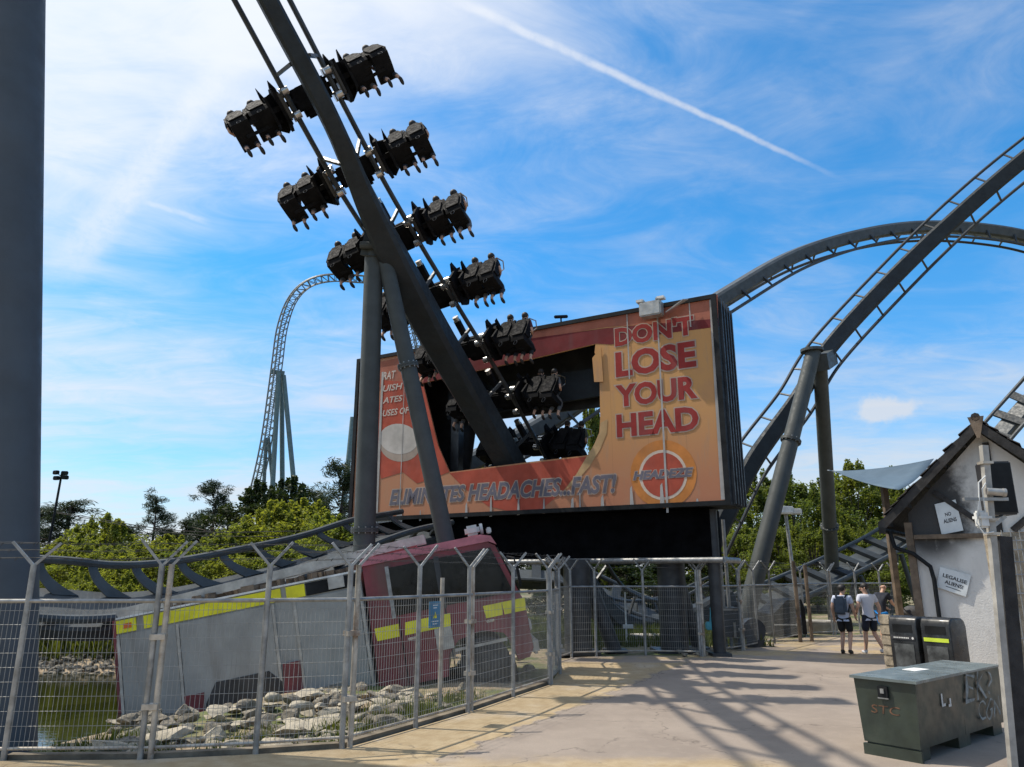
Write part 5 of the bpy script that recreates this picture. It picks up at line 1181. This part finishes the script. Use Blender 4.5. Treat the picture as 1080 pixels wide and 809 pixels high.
# notices on the wall
def notice(nm, label, corners, lines_):
    sz = [hpx(*q) for q in corners]; p = [hw(s, -.04, z) for s, z in sz]        # bl, br, tr, tl
    mb = MB(); mb.prism(p, -HN * .012); ob = mb.build(nm, 'sign'); tag(ob, label, 'sign')
    O = p[0] - HN * .0155; Ux = (p[1] - p[0]); Uy = (p[3] - p[0])
    mb = MB()
    for tx, u0, u1, v0, v1 in lines_:
        v_, f_ = text_mesh(tx, .0, .025); a0, a1, c0_, c1_ = v_[:, 0].min(), v_[:, 0].max(), v_[:, 1].min(), v_[:, 1].max()
        mb.add([O + Ux * float(u0 + (x - a0) / (a1 - a0) * (u1 - u0)) + Uy * float(v0 + (y - c0_) / (c1_ - c0_) * (v1 - v0)) for x, y, _ in v_], f_)
    mb.build('lettering', 'print_black', ob); return ob
notice('notice', 'white board reading NO ALIENS under the sooty gable', [(993.5, 564), (1016.5, 559.5), (1008, 527), (986, 532)], [('NO', .36, .64, .54, .66), ('ALIENS', .22, .82, .33, .46)])
notice('notice', 'pale board reading LEGALISE ALIENS! on the lower white wall', [(988, 619), (1019, 629.5), (1024.5, 606.5), (992, 598)], [('LEGALISE', .14, .95, .58, .76), ('ALIENS!', .24, .86, .30, .48), ('___________', .3, .8, .17, .20)])
# brick pier and mesh gate beyond the cottage front
GP = at(1063, 640, 12.6); mb = MB(); mb.box((GP.x + .55, 13.2, 1.35), (.5, .5, 2.7), bev=.02); tag(mb.build('brick_pier', 'stone'), 'rough pale brick pier at the right edge behind the steel mesh gate', 'pier')
gt = thing('mesh_gate', 'steel mesh gate at the right edge beside the dark timber post', 'gate', (GP.x - .1, 12.6, 0))
mb = MB()
for k in range(22): x_ = GP.x - .06 + k * .075; mb.cyl((x_, 12.6, .1), (x_, 12.6, 2.62 if k % 2 else 2.72), .008, 6)
mb.build('bars', 'galv', gt)
mb = MB()
for z_ in (.3, 1.0, 1.7, 2.0, 2.2, 2.4, 2.55): mb.cyl((GP.x - .1, 12.59, z_), (GP.x + 1.6, 12.59, z_), .011, 6)
mb.build('crossbars', 'galv', gt)
mb = MB(); mb.cyl((GP.x - .1, 12.6, 0), (GP.x - .1, 12.6, 2.7), .03, 8); mb.build('post', 'galv', gt)

# ------------------------------------------------------------------ pole with loudspeaker, near right
pb0 = gnd(1069, 814); PBX, PBY = pb0.x, pb0.y; tp = at(1036.5, 470, PBY + .02)
pole = thing('service_pole', 'grey leaning metal pole at the right edge carrying speaker and white junction box', 'pole', (PBX, PBY, 0))
b0_, t0_ = Vector((PBX, PBY, 0)), Vector((tp.x + .01, PBY + .02, tp.z))
def onp(q): return b0_.lerp(t0_, q)
zq = lambda px, py: max(0, min(1, at(px, py, PBY).z / t0_.z))
mb = MB(); mb.beam(b0_, t0_, .070, .070, (0, 1, 0)); mb.build('shaft', 'pole_grey', pole)
q_ = onp(zq(1042, 527)); mb = MB(); mb.beam(q_ + Vector((-.33, -.07, 0)), q_ + Vector((.17, -.07, .0)), .045, .035); mb.build('crossbar', 'galv', pole)
mb = MB()
for zz_ in (488, 548, 563): mb = MB(); p_ = onp(zq(1044, zz_)); mb.box(p_, (.12, .12, .03)); mb.build('clamp', 'galv_rust', pole)
q_ = onp(zq(1025, 548)); mb = MB(); mb.box(q_ + Vector((-.13, -.05, .0)), (.13, .10, .19), rz=.2, bev=.02); mb.box(q_ + Vector((-.12, -.05, .02)), (.15, .12, .03), rz=.2); mb.build('junction_box', 'print_white', pole)
q2_ = onp(zq(1040, 519)); mb = MB(); mb.cyl(q2_ + Vector((-.07, -.09, .0)), q2_ + Vector((.09, -.12, -.015)), .042, 14); mb.cyl(q2_ + Vector((.09, -.12, -.015)), q2_ + Vector((.12, -.126, -.018)), .047, 14); mb.build('camera_tube', 'alu', pole, True)
mb = MB(); mb.tube([q2_ + Vector((-.03, -.05, .18)), q2_ + Vector((-.14, -.08, .10)), q2_ + Vector((-.17, -.09, -.1)), q_ + Vector((-.22, -.09, -.04)), q_ + Vector((-.16, -.10, -.16)), q_ + Vector((-.03, -.07, -.14))], .008, 6)
mb.tube([q2_ + Vector((-.04, -.05, .10)), q2_ + Vector((-.11, -.08, .03)), q2_ + Vector((-.12, -.09, -.12)), q_ + Vector((-.1, -.09, .02))], .007, 6); mb.build('cable', 'print_white', pole, True)
spk = thing('loudspeaker', 'flat black loudspeaker mounted on the grey pole in front of the gable', 'loudspeaker', t0_)
tl, br = at(1038, 487, PBY + .18), at(1073, 543, PBY + .18)
mb = MB(); mb.box(((tl.x + br.x) / 2, PBY + .26, (tl.z + br.z) / 2), (br.x - tl.x, .26, tl.z - br.z), rz=-.15, bev=.015); mb.build('cabinet', 'dark', spk)
mb = MB(); mb.box(((tl.x + br.x) / 2 - .02, PBY + .118, (tl.z + br.z) / 2), (br.x - tl.x - .05, .012, tl.z - br.z - .05), rz=-.15); mb.build('grille', 'black', spk)
mb = MB(); mb.beam(((tl.x + br.x) / 2, PBY + .2, br.z - .01), onp(zq(1044, 556)) + Vector((.02, .06, 0)), .05, .05); mb.build('bracket', 'galv', spk)
q_ = at(1058, 566, PBY + .12); mb = MB(); e0 = gnd(1092, 825); mb.beam((PBX + .155, PBY + .12, 0), (q_.x - .01, PBY + .14, q_.z), .15, .16, (0, 1, 0)); dpst = mb.build('timber_post', 'blacktimber'); tag(dpst, 'thick dark timber post standing right against the grey pole', 'post')

# ------------------------------------------------------------------ green utility cabinet
ga, gb_, gc_ = gnd(973, 806), gnd(920, 796), None
UA = Vector((ga.x, ga.y, 0)); ud_ = Vector((.772, .636, 0)); us_ = Vector((-.636, .772, 0)); SL, LL, HH = .62, 2.55, .845
cabn = thing('utility_cabinet', 'dull green metal utility cabinet with grey lid and scrawled graffiti', 'cabinet', UA)
def uc_(a_, c_, z): return UA + ud_ * a_ + us_ * c_ + VZ * z
mb = MB(); mb.prism([uc_(0, 0, .14), uc_(0, SL, .14), uc_(0, SL + .05, HH - .03), uc_(0, -.03, HH - .03)], ud_ * 1.25); mb.prism([uc_(1.26, .0, .14), uc_(1.26, SL, .14), uc_(1.26, SL, HH - .03), uc_(1.26, -.02, HH - .03)], ud_ * (LL - 1.26)); mb.build('body', 'green', cabn)
mb = MB(); mb.prism([uc_(.03, .03, 0), uc_(.30, .03, 0), uc_(.30, .03, .14), uc_(.03, .03, .14)], us_ * (SL - .05)); mb.prism([uc_(1.1, .03, 0), uc_(1.45, .03, 0), uc_(1.45, .03, .14), uc_(1.1, .03, .14)], us_ * (SL - .05)); mb.prism([uc_(2.2, .03, 0), uc_(2.5, .03, 0), uc_(2.5, .03, .14), uc_(2.2, .03, .14)], us_ * (SL - .05)); mb.build('foot', 'green', cabn)
mb = MB(); mb.prism([uc_(-.015, -.01, .12), uc_(-.015, SL + .01, .12), uc_(-.015, SL + .01, .0), uc_(-.015, -.01, .0)], ud_ * .05); mb.build('plinth', 'green', cabn)
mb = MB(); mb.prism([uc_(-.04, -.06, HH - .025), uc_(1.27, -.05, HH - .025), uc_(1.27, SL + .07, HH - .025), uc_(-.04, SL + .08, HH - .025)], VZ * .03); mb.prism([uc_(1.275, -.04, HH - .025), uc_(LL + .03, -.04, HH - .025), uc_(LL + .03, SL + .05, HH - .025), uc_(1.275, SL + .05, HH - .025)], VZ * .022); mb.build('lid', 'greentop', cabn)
mb = MB(); mb.box(uc_(-.022, .33, .70), (.03, .11, .12), rz=math.atan2(ud_.y, ud_.x)); lk = mb.build('lock_plate', 'black', cabn); mb = MB(); mb.box(uc_(-.04, .33, .71), (.02, .04, .05), rz=math.atan2(ud_.y, ud_.x)); mb.box(uc_(-.03, .33, .632), (.02, .12, .012), rz=math.atan2(ud_.y, ud_.x)); mb.build('latch', 'galv', lk)
mb = MB(); text_on(mb, 'STC', uc_(-.006, 0, 0), -us_, VZ, -ud_, -.50, -.17, .46, .55, .1, .0, lift=-.002); mb.build('faded_letters', 'orange_rust', cabn)
mb = MB(); text_on(mb, 'EK?', uc_(0, -.03, 0), ud_, VZ, -us_, 1.32, 2.25, .50, .80, .25, -.012, lift=.006); text_on(mb, 'CGN', uc_(0, -.03, 0), ud_, VZ, -us_, 1.65, 2.4, .24, .46, .2, -.012, lift=.006); 
for v_ in mb.v: v_ += ud_ * (.035 * math.sin(v_.z * 23 + v_.x * 9)) + VZ * (.022 * math.sin(v_.x * 17 + v_.y * 11))
mb.build('graffiti', 'paint_white', cabn)
mb = MB()
for a0, a1, z0_, z1_ in ((.62, .66, .52, .66), (.66, .72, .52, .55), (.80, .88, .50, .53), (.84, .88, .53, .59)): mb.add([uc_(a0, -.032, z0_), uc_(a1, -.032, z0_), uc_(a1, -.034, z1_), uc_(a0, -.034, z1_)], [(0, 1, 2, 3)])
mb.build('label_scraps', 'print_white', cabn)
mb = MB(); mb.prism([uc_(.9, .34, HH + .006), uc_(1.22, .30, HH + .006), uc_(1.24, .50, HH + .006), uc_(.95, .52, HH + .006)], VZ * .004); tag(mb.build('paper_sheet', 'print_white'), 'pale sheet of paper lying on the grey lid of the green cabinet', 'paper')

# ------------------------------------------------------------------ litter bins and stone pier
bfn = Vector((-.85, -.53, 0)).normalized(); bs = Vector((-bfn.y, bfn.x, 0))       # front normal, side axis
def bin_(label, c_, strip, txt):
    th = thing('litter_bin', label, 'litter bin', c_, 'black litter bins'); c_ = Vector(c_)
    def q(a_, f_, z): return c_ + bs * a_ - bfn * f_ + VZ * z
    prof = [(.0, 0), (.56, 0), (.58, 1.02), (.54, 1.13), (.46, 1.18), (.12, 1.19), (.04, 1.15), (0.0, 1.05)]
    mb = MB(); mb.prism([q(-.29, f_, z) for f_, z in prof], bs * .58); sh_ = mb.build('body', 'binblack', th)
    bv = sh_.modifiers.new('b', 'BEVEL'); bv.width = .03; bv.segments = 3; bv.limit_method = 'ANGLE'
    for p in sh_.data.polygons: p.use_smooth = True
    mb = MB(); mb.prism([q(-.20, -.006, .88), q(.20, -.006, .88), q(.20, -.006, 1.03), q(-.20, -.006, 1.03)], -bfn * .02); mb.build('aperture', 'black', th)
    mb = MB(); mb.prism([q(-.24, -.012, .74), q(.24, -.012, .74), q(.24, -.012, .81), q(-.24, -.012, .81)], -bfn * .01); mb.build('label_strip', strip, th)
    mb = MB(); mb.prism([q(-.2, -.012, .12), q(.2, -.012, .12), q(.2, -.012, .66), q(-.2, -.012, .66)], -bfn * .015); mb.build('scuffed_door', M('scuffed_plastic', (.07, .075, .075), .45, var=.4, scale=3, dirt=((.22, .23, .23), .8, 3.5)), th)
    return th, q
c2_ = at(991, 700, 15.0); bt, q_f = bin_('black rounded litter bin with a lime strip, nearest the green cabinet', (c2_.x, 15.0, .004), 'lime', None)
c1_ = Vector((c2_.x, 15.0, .004)) + bs * -.66
cA = Vector((c2_.x, 15.0, .004)) - bs * .66; cB = Vector((c2_.x, 15.0, .004)) + bs * .66
c1_ = cA if cA.x < cB.x else cB
bt2, q_f2 = bin_('black rounded litter bin with a dark strip of white print, beside the stone pier', (c1_.x, c1_.y, .004), 'print_black', None)
mb = MB()
for k in range(9):
    a0 = -.12 + k * .036; mb.add([q_f2(-a0, -.0145, .765), q_f2(-a0 - .026, -.0145, .765), q_f2(-a0 - .026, -.0145, .788), q_f2(-a0, -.0145, .788)], [(0, 1, 2, 3)])
mb.add([q_f2(.20 + .022 * math.cos(k * .628), -.0145, .776 + .024 * math.sin(k * .628)) for k in range(10)], [tuple(range(10))]); mb.build('white_print', 'print_white', bt2)
ps = at(941, 700, 16.0); mb = MB()
for k in range(6): mb.box((ps.x + random.uniform(-.012, .012), 16.0, .10 + k * .20), (.17 + random.uniform(-.015, .015), .24, .195), rz=.5 + random.uniform(-.05, .05), bev=.018)
tag(mb.build('stone_pier', 'stone'), 'low pier of rough tan stone blocks left of the two litter bins', 'pier')

# ------------------------------------------------------------------ the people on the path
def walker(nm_label, loc, rz, shirt, shorts, shoes, hair, lean, legs, arms, face, headoff=(0, 0), height=1.74, sleeves=.6, bald=False, socks=False):
    s = height / 1.75; th = thing('person', nm_label, 'person', loc); th.rotation_euler.z = rz; th.scale = (s, s, s)
    FULL = dict(pel=(.155, .125), sp=(.145, .115), ch=(.165, .115)); nd = dict(pel=(0, 0, .97, .09, .08), sp=(0, .01, 1.16, .09, .075), ch=(lean[0], lean[1], 1.36, .085, .075), neck=(lean[0] * 1.1, lean[1] * 1.2 + .01, 1.505, .056)); ed = [('pel', 'sp'), ('sp', 'ch'), ('ch', 'neck')]
    for q, sg in (('l', -1), ('r', 1)):
        kn, an = legs[q]; el, wr = arms[q]
        nd[q + 'hip'] = (sg * .095, 0, .90, .094); nd[q + 'kn'] = (*kn, .060); nd[q + 'cf'] = (*(Vector(kn).lerp(Vector(an), .35) + Vector((0, -.02, 0))), .058); nd[q + 'an'] = (*an, .040); nd[q + 'to'] = (an[0] + sg * .02, an[1] + .17, .035, .036)
        ed += [('pel', q + 'hip'), (q + 'hip', q + 'kn'), (q + 'kn', q + 'cf'), (q + 'cf', q + 'an'), (q + 'an', q + 'to')]
        nd[q + 'sh'] = (lean[0] + sg * .195, lean[1], 1.42, .064); nd[q + 'el'] = (*el, .046); nd[q + 'wrist'] = (*wr, .031); ed += [('ch', q + 'sh'), (q + 'sh', q + 'el'), (q + 'el', q + 'wrist')]
        hand_nodes(nd, ed, q, wr, Vector(wr) - Vector(el), (0, 1, .1), .4)
    hd = (lean[0] * 1.2 + headoff[0], lean[1] * 1.3 + .02 + headoff[1], 1.645); head_nodes(nd, ed, nd['neck'][:3], hd, face)
    body = skin_body(nd, ed); body.materials.append(MT['skin']); linkmesh('body', body, th)
    sx_ = {k: (*nd[k][:3], *(FULL.get(k) or [x + .020 for x in nd[k][3:]])) for k in ('pel', 'sp', 'ch', 'lsh', 'rsh')}; sx_['hem'] = (0, 0, .90, .10, .085); sx_['nk'] = (lean[0] * 1.05, lean[1] * 1.1, 1.47, .09); se = [('pel', 'hem'), ('pel', 'sp'), ('sp', 'ch'), ('ch', 'nk'), ('ch', 'lsh'), ('ch', 'rsh')]
    for q in 'lr': sx_[q + 'm'] = (*Vector(nd[q + 'sh'][:3]).lerp(Vector(nd[q + 'el'][:3]), sleeves), .064); se.append((q + 'sh', q + 'm'))
    m_ = skin_body(sx_, se); m_.materials.append(MT[shirt]); linkmesh('t_shirt', m_, th)
    tx = dict(pel=(0, 0, 1.0, .145, .115)); te = []
    for q, sg in (('l', -1), ('r', 1)):
        tx[q + 'hip'] = (sg * .095, 0, .88, .112); k_ = Vector(nd[q + 'hip'][:3]).lerp(Vector(nd[q + 'kn'][:3]), .92); tx[q + 'k'] = (*k_, .098); te += [('pel', q + 'hip'), (q + 'hip', q + 'k')]
    m_ = skin_body(tx, te); m_.materials.append(MT[shorts]); linkmesh('shorts', m_, th)
    face_parts(th, hd, face, hair=not bald)
    for q, sg in (('l', -1), ('r', 1)):
        mb = MB(); an = Vector(legs[q][1]); lift = max(0, an.z - .085); mb.ball((an.x + sg * .008, an.y + .06, .045 + lift), .055, 7, (.85, 2.45, .9)); mb.cyl((an.x, an.y, .03 + lift), (an.x, an.y, .10 + lift), .048, 10); mb.build('shoe', shoes, th, True, world=False)
    mb = MB(); mb.cyl((*Vector(arms['l'][1]).lerp(Vector(arms['l'][0]), .12),), (*Vector(arms['l'][1]).lerp(Vector(arms['l'][0]), .2),), .037, 10); mb.build('watch', 'black', th, world=False) if shirt == 'tee' else None
    return th
fa, fb_ = gnd(894, 690), gnd(921, 690)
walker('man in pale blue T-shirt and black shorts with backpack, looking right', (fa.x, fa.y, .004), R(-38), 'tee2', 'blackcloth', 'shoe', 'hairb', (0, .02),
       dict(l=((-.09, .10, .50), (-.12, .02, .085)), r=((.12, .03, .50), (.13, -.22, .11))), dict(l=((-.26, -.04, 1.16), (-.28, .10, .93)), r=((.25, .03, 1.15), (.24, .20, .96))), (.45, .9, 0), (.02, .02), 1.72)
walker('man in pale lilac T-shirt and navy shorts walking away in white trainers', (fb_.x, fb_.y, .004), R(6), 'tee', 'navy', 'shoew', 'hairb', (0, .015),
       dict(l=((-.10, .08, .50), (-.13, .10, .085)), r=((.13, .06, .50), (.21, -.16, .12))), dict(l=((-.29, -.02, 1.16), (-.25, .16, 1.0)), r=((.29, -.05, 1.15), (.30, .03, .92))), (-.9, .45, 0), (-.02, .02), 1.76)
fc_ = at(934, 680, 23.0)
walker('bald man in navy T-shirt and bright blue shorts stooping by the pushchair', (fc_.x, 23.0, .004), R(-62), 'navy', 'bluecloth', 'shoe', 'hairb', (0, .10),
       dict(l=((-.10, .10, .50), (-.11, .04, .085)), r=((.11, .02, .50), (.12, -.12, .10))), dict(l=((-.24, .22, 1.18), (-.20, .46, 1.05)), r=((.24, .22, 1.16), (.20, .46, 1.05))), (0, 1, -.1), (0, .06), 1.74, bald=True)
# backpack on the first man
bpk = thing('backpack', 'dark grey-blue backpack worn by the man in black shorts', 'backpack', (fa.x, fa.y, 0)); bpk.rotation_euler.z = R(-38)
mb = MB(); mb.box((0, -.185, 1.22), (.31, .17, .46), bev=.06); mb.build('pack', 'bag', bpk, True, world=False)
mb = MB(); mb.box((0, -.285, 1.13), (.23, .06, .22), bev=.025); mb.build('front_pocket', 'bag', bpk, True, world=False)
mb = MB()
for sg in (-1, 1): mb.tube([(sg * .11, -.13, 1.42), (sg * .13, -.02, 1.50), (sg * .13, .12, 1.40), (sg * .14, .125, 1.2), (sg * .15, -.10, 1.05)], .020, 6)
mb.build('strap', 'black', bpk, True, world=False)
# pushchair
pc_ = fc_ + Vector((.95, -.1, 0)); pcx = thing('pushchair', 'dark pushchair with a grey hood in front of the bald man', 'pushchair', (pc_.x, 22.9, 0), None)
mb = MB()
for sg in (-1, 1): mb.tube([(pc_.x - .45, 22.9 + sg * .2, 1.05), (pc_.x - .05, 22.9 + sg * .2, .55), (pc_.x + .35, 22.9 + sg * .2, .10)], .016, 6); mb.tube([(pc_.x - .30, 22.9 + sg * .2, .10), (pc_.x + .1, 22.9 + sg * .2, .62)], .016, 6)
mb.cyl((pc_.x - .45, 22.7, 1.05), (pc_.x - .45, 23.1, 1.05), .018, 6); mb.build('frame', 'dark', pcx)
mb = MB(); mb.prism([(pc_.x - .12, 22.72, .42), (pc_.x + .30, 22.72, .42), (pc_.x + .34, 22.72, .52), (pc_.x - .02, 22.72, .55), (pc_.x - .24, 22.72, 1.0), (pc_.x - .34, 22.72, .98)], (0, .36, 0)); mb.build('seat', 'navy', pcx)
mb = MB(); mb.ball((pc_.x - .12, 22.9, .92), .24, 8, (1, .85, .8)); mb.build('hood', 'greycloth', pcx, True)
for dx in (-.30, .34):
    for sg in (-1, 1): mb = MB(); mb.cyl((pc_.x + dx, 22.9 + sg * .2, .11), (pc_.x + dx, 22.9 + sg * .24, .11), .105, 14); mb.build('wheel', 'tyre', pcx)

# ------------------------------------------------------------------ things beyond the fences
s0 = at(880, 497, 24.5); s1 = at(985, 484, 22.0); s2 = at(948, 517, 20.5); mb = MB(); rows = 8; vs, fs = [], []
for i in range(rows + 1):
    for j in range(rows + 1):
        a_, c_ = i / rows, j / rows; p = s0 * (1 - a_) + (s1 * (1 - c_) + s2 * c_) * a_; p = p + Vector((0, 0, -.35 * a_ * (1 - a_) - .12 * a_ * c_ * (1 - c_) * 4)); vs.append(p)
for i in range(rows):
    for j in range(rows): k = i * (rows + 1) + j; fs.append((k, k + 1, k + rows + 2, k + rows + 1))
mb.add(vs, fs); sl2 = mb.build('shade_sail', 'sail', None, True); tag(sl2, 'blue-grey triangular shade sail stretched between the right column and the cottage', 'shade sail')
sm_ = sl2.modifiers.new('t', 'SOLIDIFY'); sm_.thickness = .012
tq = at(873, 496, 25.6); mb = MB(); mb.tube([s0, tq], .02, 6); tag(mb.build('sail_cable', 'galv'), 'short steel cable holding the tip of the shade sail to the column', 'cable')
q_ = at(938, 560, 22.4); b_ = Vector((q_.x, 22.4, 0)); mb = MB(); mb.beam(b_, (b_.x, 22.4, at(938, 510, 22.4).z), .16, .16); tag(mb.build('sail_mast', 'timber'), 'brown timber mast beside the cottage eave holding the shade sail', 'mast')
# floodlight pole among the right trees
lb = Vector((at(838, 600, 30).x, 30, 0)); tz = at(829, 541, 30).z; fp_ = thing('floodlight_pole', 'slim pole with a white floodlight head between the right-hand columns', 'floodlight', lb)
mb = MB(); mb.tube([lb, (lb.x - .15, 30, tz)], .07, 10); mb.build('pole_shaft', 'galv', fp_, True)
mb = MB(); mb.box((lb.x - .30, 29.9, tz + .10), (.75, .5, .30), rz=.3, bev=.04); mb.box((lb.x + .22, 29.9, tz + .05), (.45, .4, .22), rz=-.3, bev=.04); mb.build('lamp_head', 'print_white', fp_)
for px, py, Yd, lab in ((841, 592, 23.8, 'short timber stake in the far fence line left of the men'), (853, 596, 24.0, 'second timber stake just right of the first in the far fence line')):
    b_ = Vector((at(px, 640, Yd).x, Yd, 0)); mb = MB(); mb.cyl(b_, (b_.x, Yd, at(px, py, Yd).z), .06, 8); tag(mb.build('stake', 'timber'), lab, 'stake')
# lighting mast, far left
lb = Vector((at(55, 540, 60).x, 60, 0)); tz = at(58, 500, 60).z; fp_ = thing('lighting_mast', 'thin black lighting mast with clustered lamps on the left skyline', 'lighting mast', lb)
mb = MB(); mb.tube([lb, (lb.x + .3, 60, tz)], [.14, .08], 8); mb.build('mast_shaft', 'black', fp_)
for dx, dz_ in ((-.35, .1), (.35, .05), (-.25, -.35), (.45, -.3)):
    mb = MB(); mb.box((lb.x + .3 + dx, 59.8, tz + dz_), (.5, .3, .32), rz=dx, bev=.05); mb.beam((lb.x + .3, 60, tz - .2), (lb.x + .3 + dx, 59.85, tz + dz_), .06, .06); mb.build('lamp_head', 'black', fp_)
for (x0, y0, x1, y1, dp_) in ((60, 540, 330, 560, 0), (60, 541, 330, 566, 1)):
    a_, c_ = at(x0, y0, 40 + dp_), at(x1, y1, 40 + dp_); m_ = a_.lerp(c_, .5) - Vector((0, 0, .5)); mb = MB(); mb.tube(catmull([a_, m_, c_], 8), .02, 5); tag(mb.build('overhead_cable', 'black'), 'thin overhead cable crossing the left skyline, %s of two' % ('upper' if dp_ == 0 else 'lower'), 'cable')
# machinery behind the fence
def cab_at(px0, py0, px1, py1, Yd, dep): a_ = at(px0, py0, Yd); c_ = at(px1, py1, Yd); return ((a_.x + c_.x) / 2, Yd + dep / 2, (a_.z + max(0, c_.z)) / 2), (c_.x - a_.x, dep, a_.z - max(0, c_.z))
c_, s_ = cab_at(757, 641, 784, 672, 21.6, .7); ms = thing('machine_box', 'dark boxy machine with a turquoise panel behind the fence', 'machine', (c_[0], c_[1], 0))
mb = MB(); mb.box(c_, s_, bev=.03); mb.build('housing', 'dark', ms)
mb = MB(); mb.box((c_[0], c_[1] - s_[1] / 2 - .01, c_[2] + s_[2] / 2 - .05), (s_[0] * 1.1, .05, .05)); mb.box((c_[0] + .1, c_[1] - s_[1] / 2 - .02, c_[2] - .2), (.06, .05, .4)); mb.build('trim', 'galv_rust', ms)
a_ = at(750, 641, 21.4); b2 = at(760, 664, 21.4); mb = MB(); mb.prism([(a_.x - .02, 21.4, a_.z), (b2.x, 21.4, a_.z), (b2.x - .02, 21.4, b2.z), (a_.x - .08, 21.4, b2.z)], (0, .05, 0)); mb.box((a_.x - .05, 21.38, b2.z + .1), (.28, .12, .22), bev=.03); mb.build('side_panel', 'cyan', ms)
mb = MB()
for sg in (-1, 1): mb.box((c_[0] + sg * .25, c_[1], c_[2] - s_[2] / 2 - .2), (.08, .4, max(.1, (c_[2] - s_[2] / 2) * 1.0)))
mb.build('leg', 'dark', ms); mb = MB(); mb.cyl((c_[0] + .85, c_[1] + .3, .45), (c_[0] + .85, c_[1] + .75, .45), .33, 18); mb.box((c_[0] + .85, c_[1] + .5, .1), (.5, .5, .2)); mb.build('drum', 'dark', ms, True)
a_ = at(820, 632, 25.6); b2 = at(851, 664, 25.6); w_ = b2.x - a_.x; dk = thing('dark_wreck', 'low dark vehicle-like wreck with a small blue lamp behind the fence', 'wreck', ((a_.x + b2.x) / 2, 26.2, 0))
mb = MB(); mb.prism([(a_.x - .3, 25.6, .1), (b2.x, 25.6, .1), (b2.x, 25.6, a_.z * .75), (b2.x - .1, 25.6, a_.z), (a_.x + .3, 25.6, a_.z * .97), (a_.x - .2, 25.6, a_.z * .6)], (0, 1.6, 0)); mb.build('hull', 'black', dk)
mb = MB(); p = at(842, 650, 25.56); mb.cyl((p.x, 25.60, p.z), (p.x, 25.54, p.z), .075, 12); mb.build('blue_lamp', M('blue_lens', (.10, .10, .65), .3), dk)
mb = MB(); p = at(830, 659, 25.55); mb.box((p.x, 25.585, p.z), (.8, .03, .035)); mb.box((p.x + .35, 25.57, p.z), (.1, .03, .08)); mb.build('white_trim', 'print_white', dk)
p = at(870, 660, 27.0); mb = MB(); mb.tube([(p.x, 27.6, 0), (p.x, 27.6, .06), (p.x, 27.6, .40), (p.x, 27.6, .42), (p.x, 27.6, .36)], [.60, .64, .72, .62, .5], 28); tag(mb.build('planter', 'concrete', None, True), 'round beige concrete planter behind the far fence left of the men', 'planter')
p = at(663, 661, 22.6); mb = MB(); mb.box((p.x, 22.7, p.z), (.30, .06, .11)); mb.cyl((p.x - .05, 22.75, 0), (p.x - .05, 22.75, 1.5), .025, 8); tag(mb.build('white_tag', 'print_white'), 'small white plate on a stake between the two billboard columns', 'sign')
p = at(692, 672, 23.5); mb = MB(); mb.box((p.x, 23.9, p.z), (1.5, .9, .10), bev=.02); mb.box((p.x, 24.0, p.z / 2 - .02), (.5, .5, p.z - .1)); tag(mb.build('concrete_shelf', 'concrete'), 'pale concrete block with a flat top left of the right billboard column', 'block')
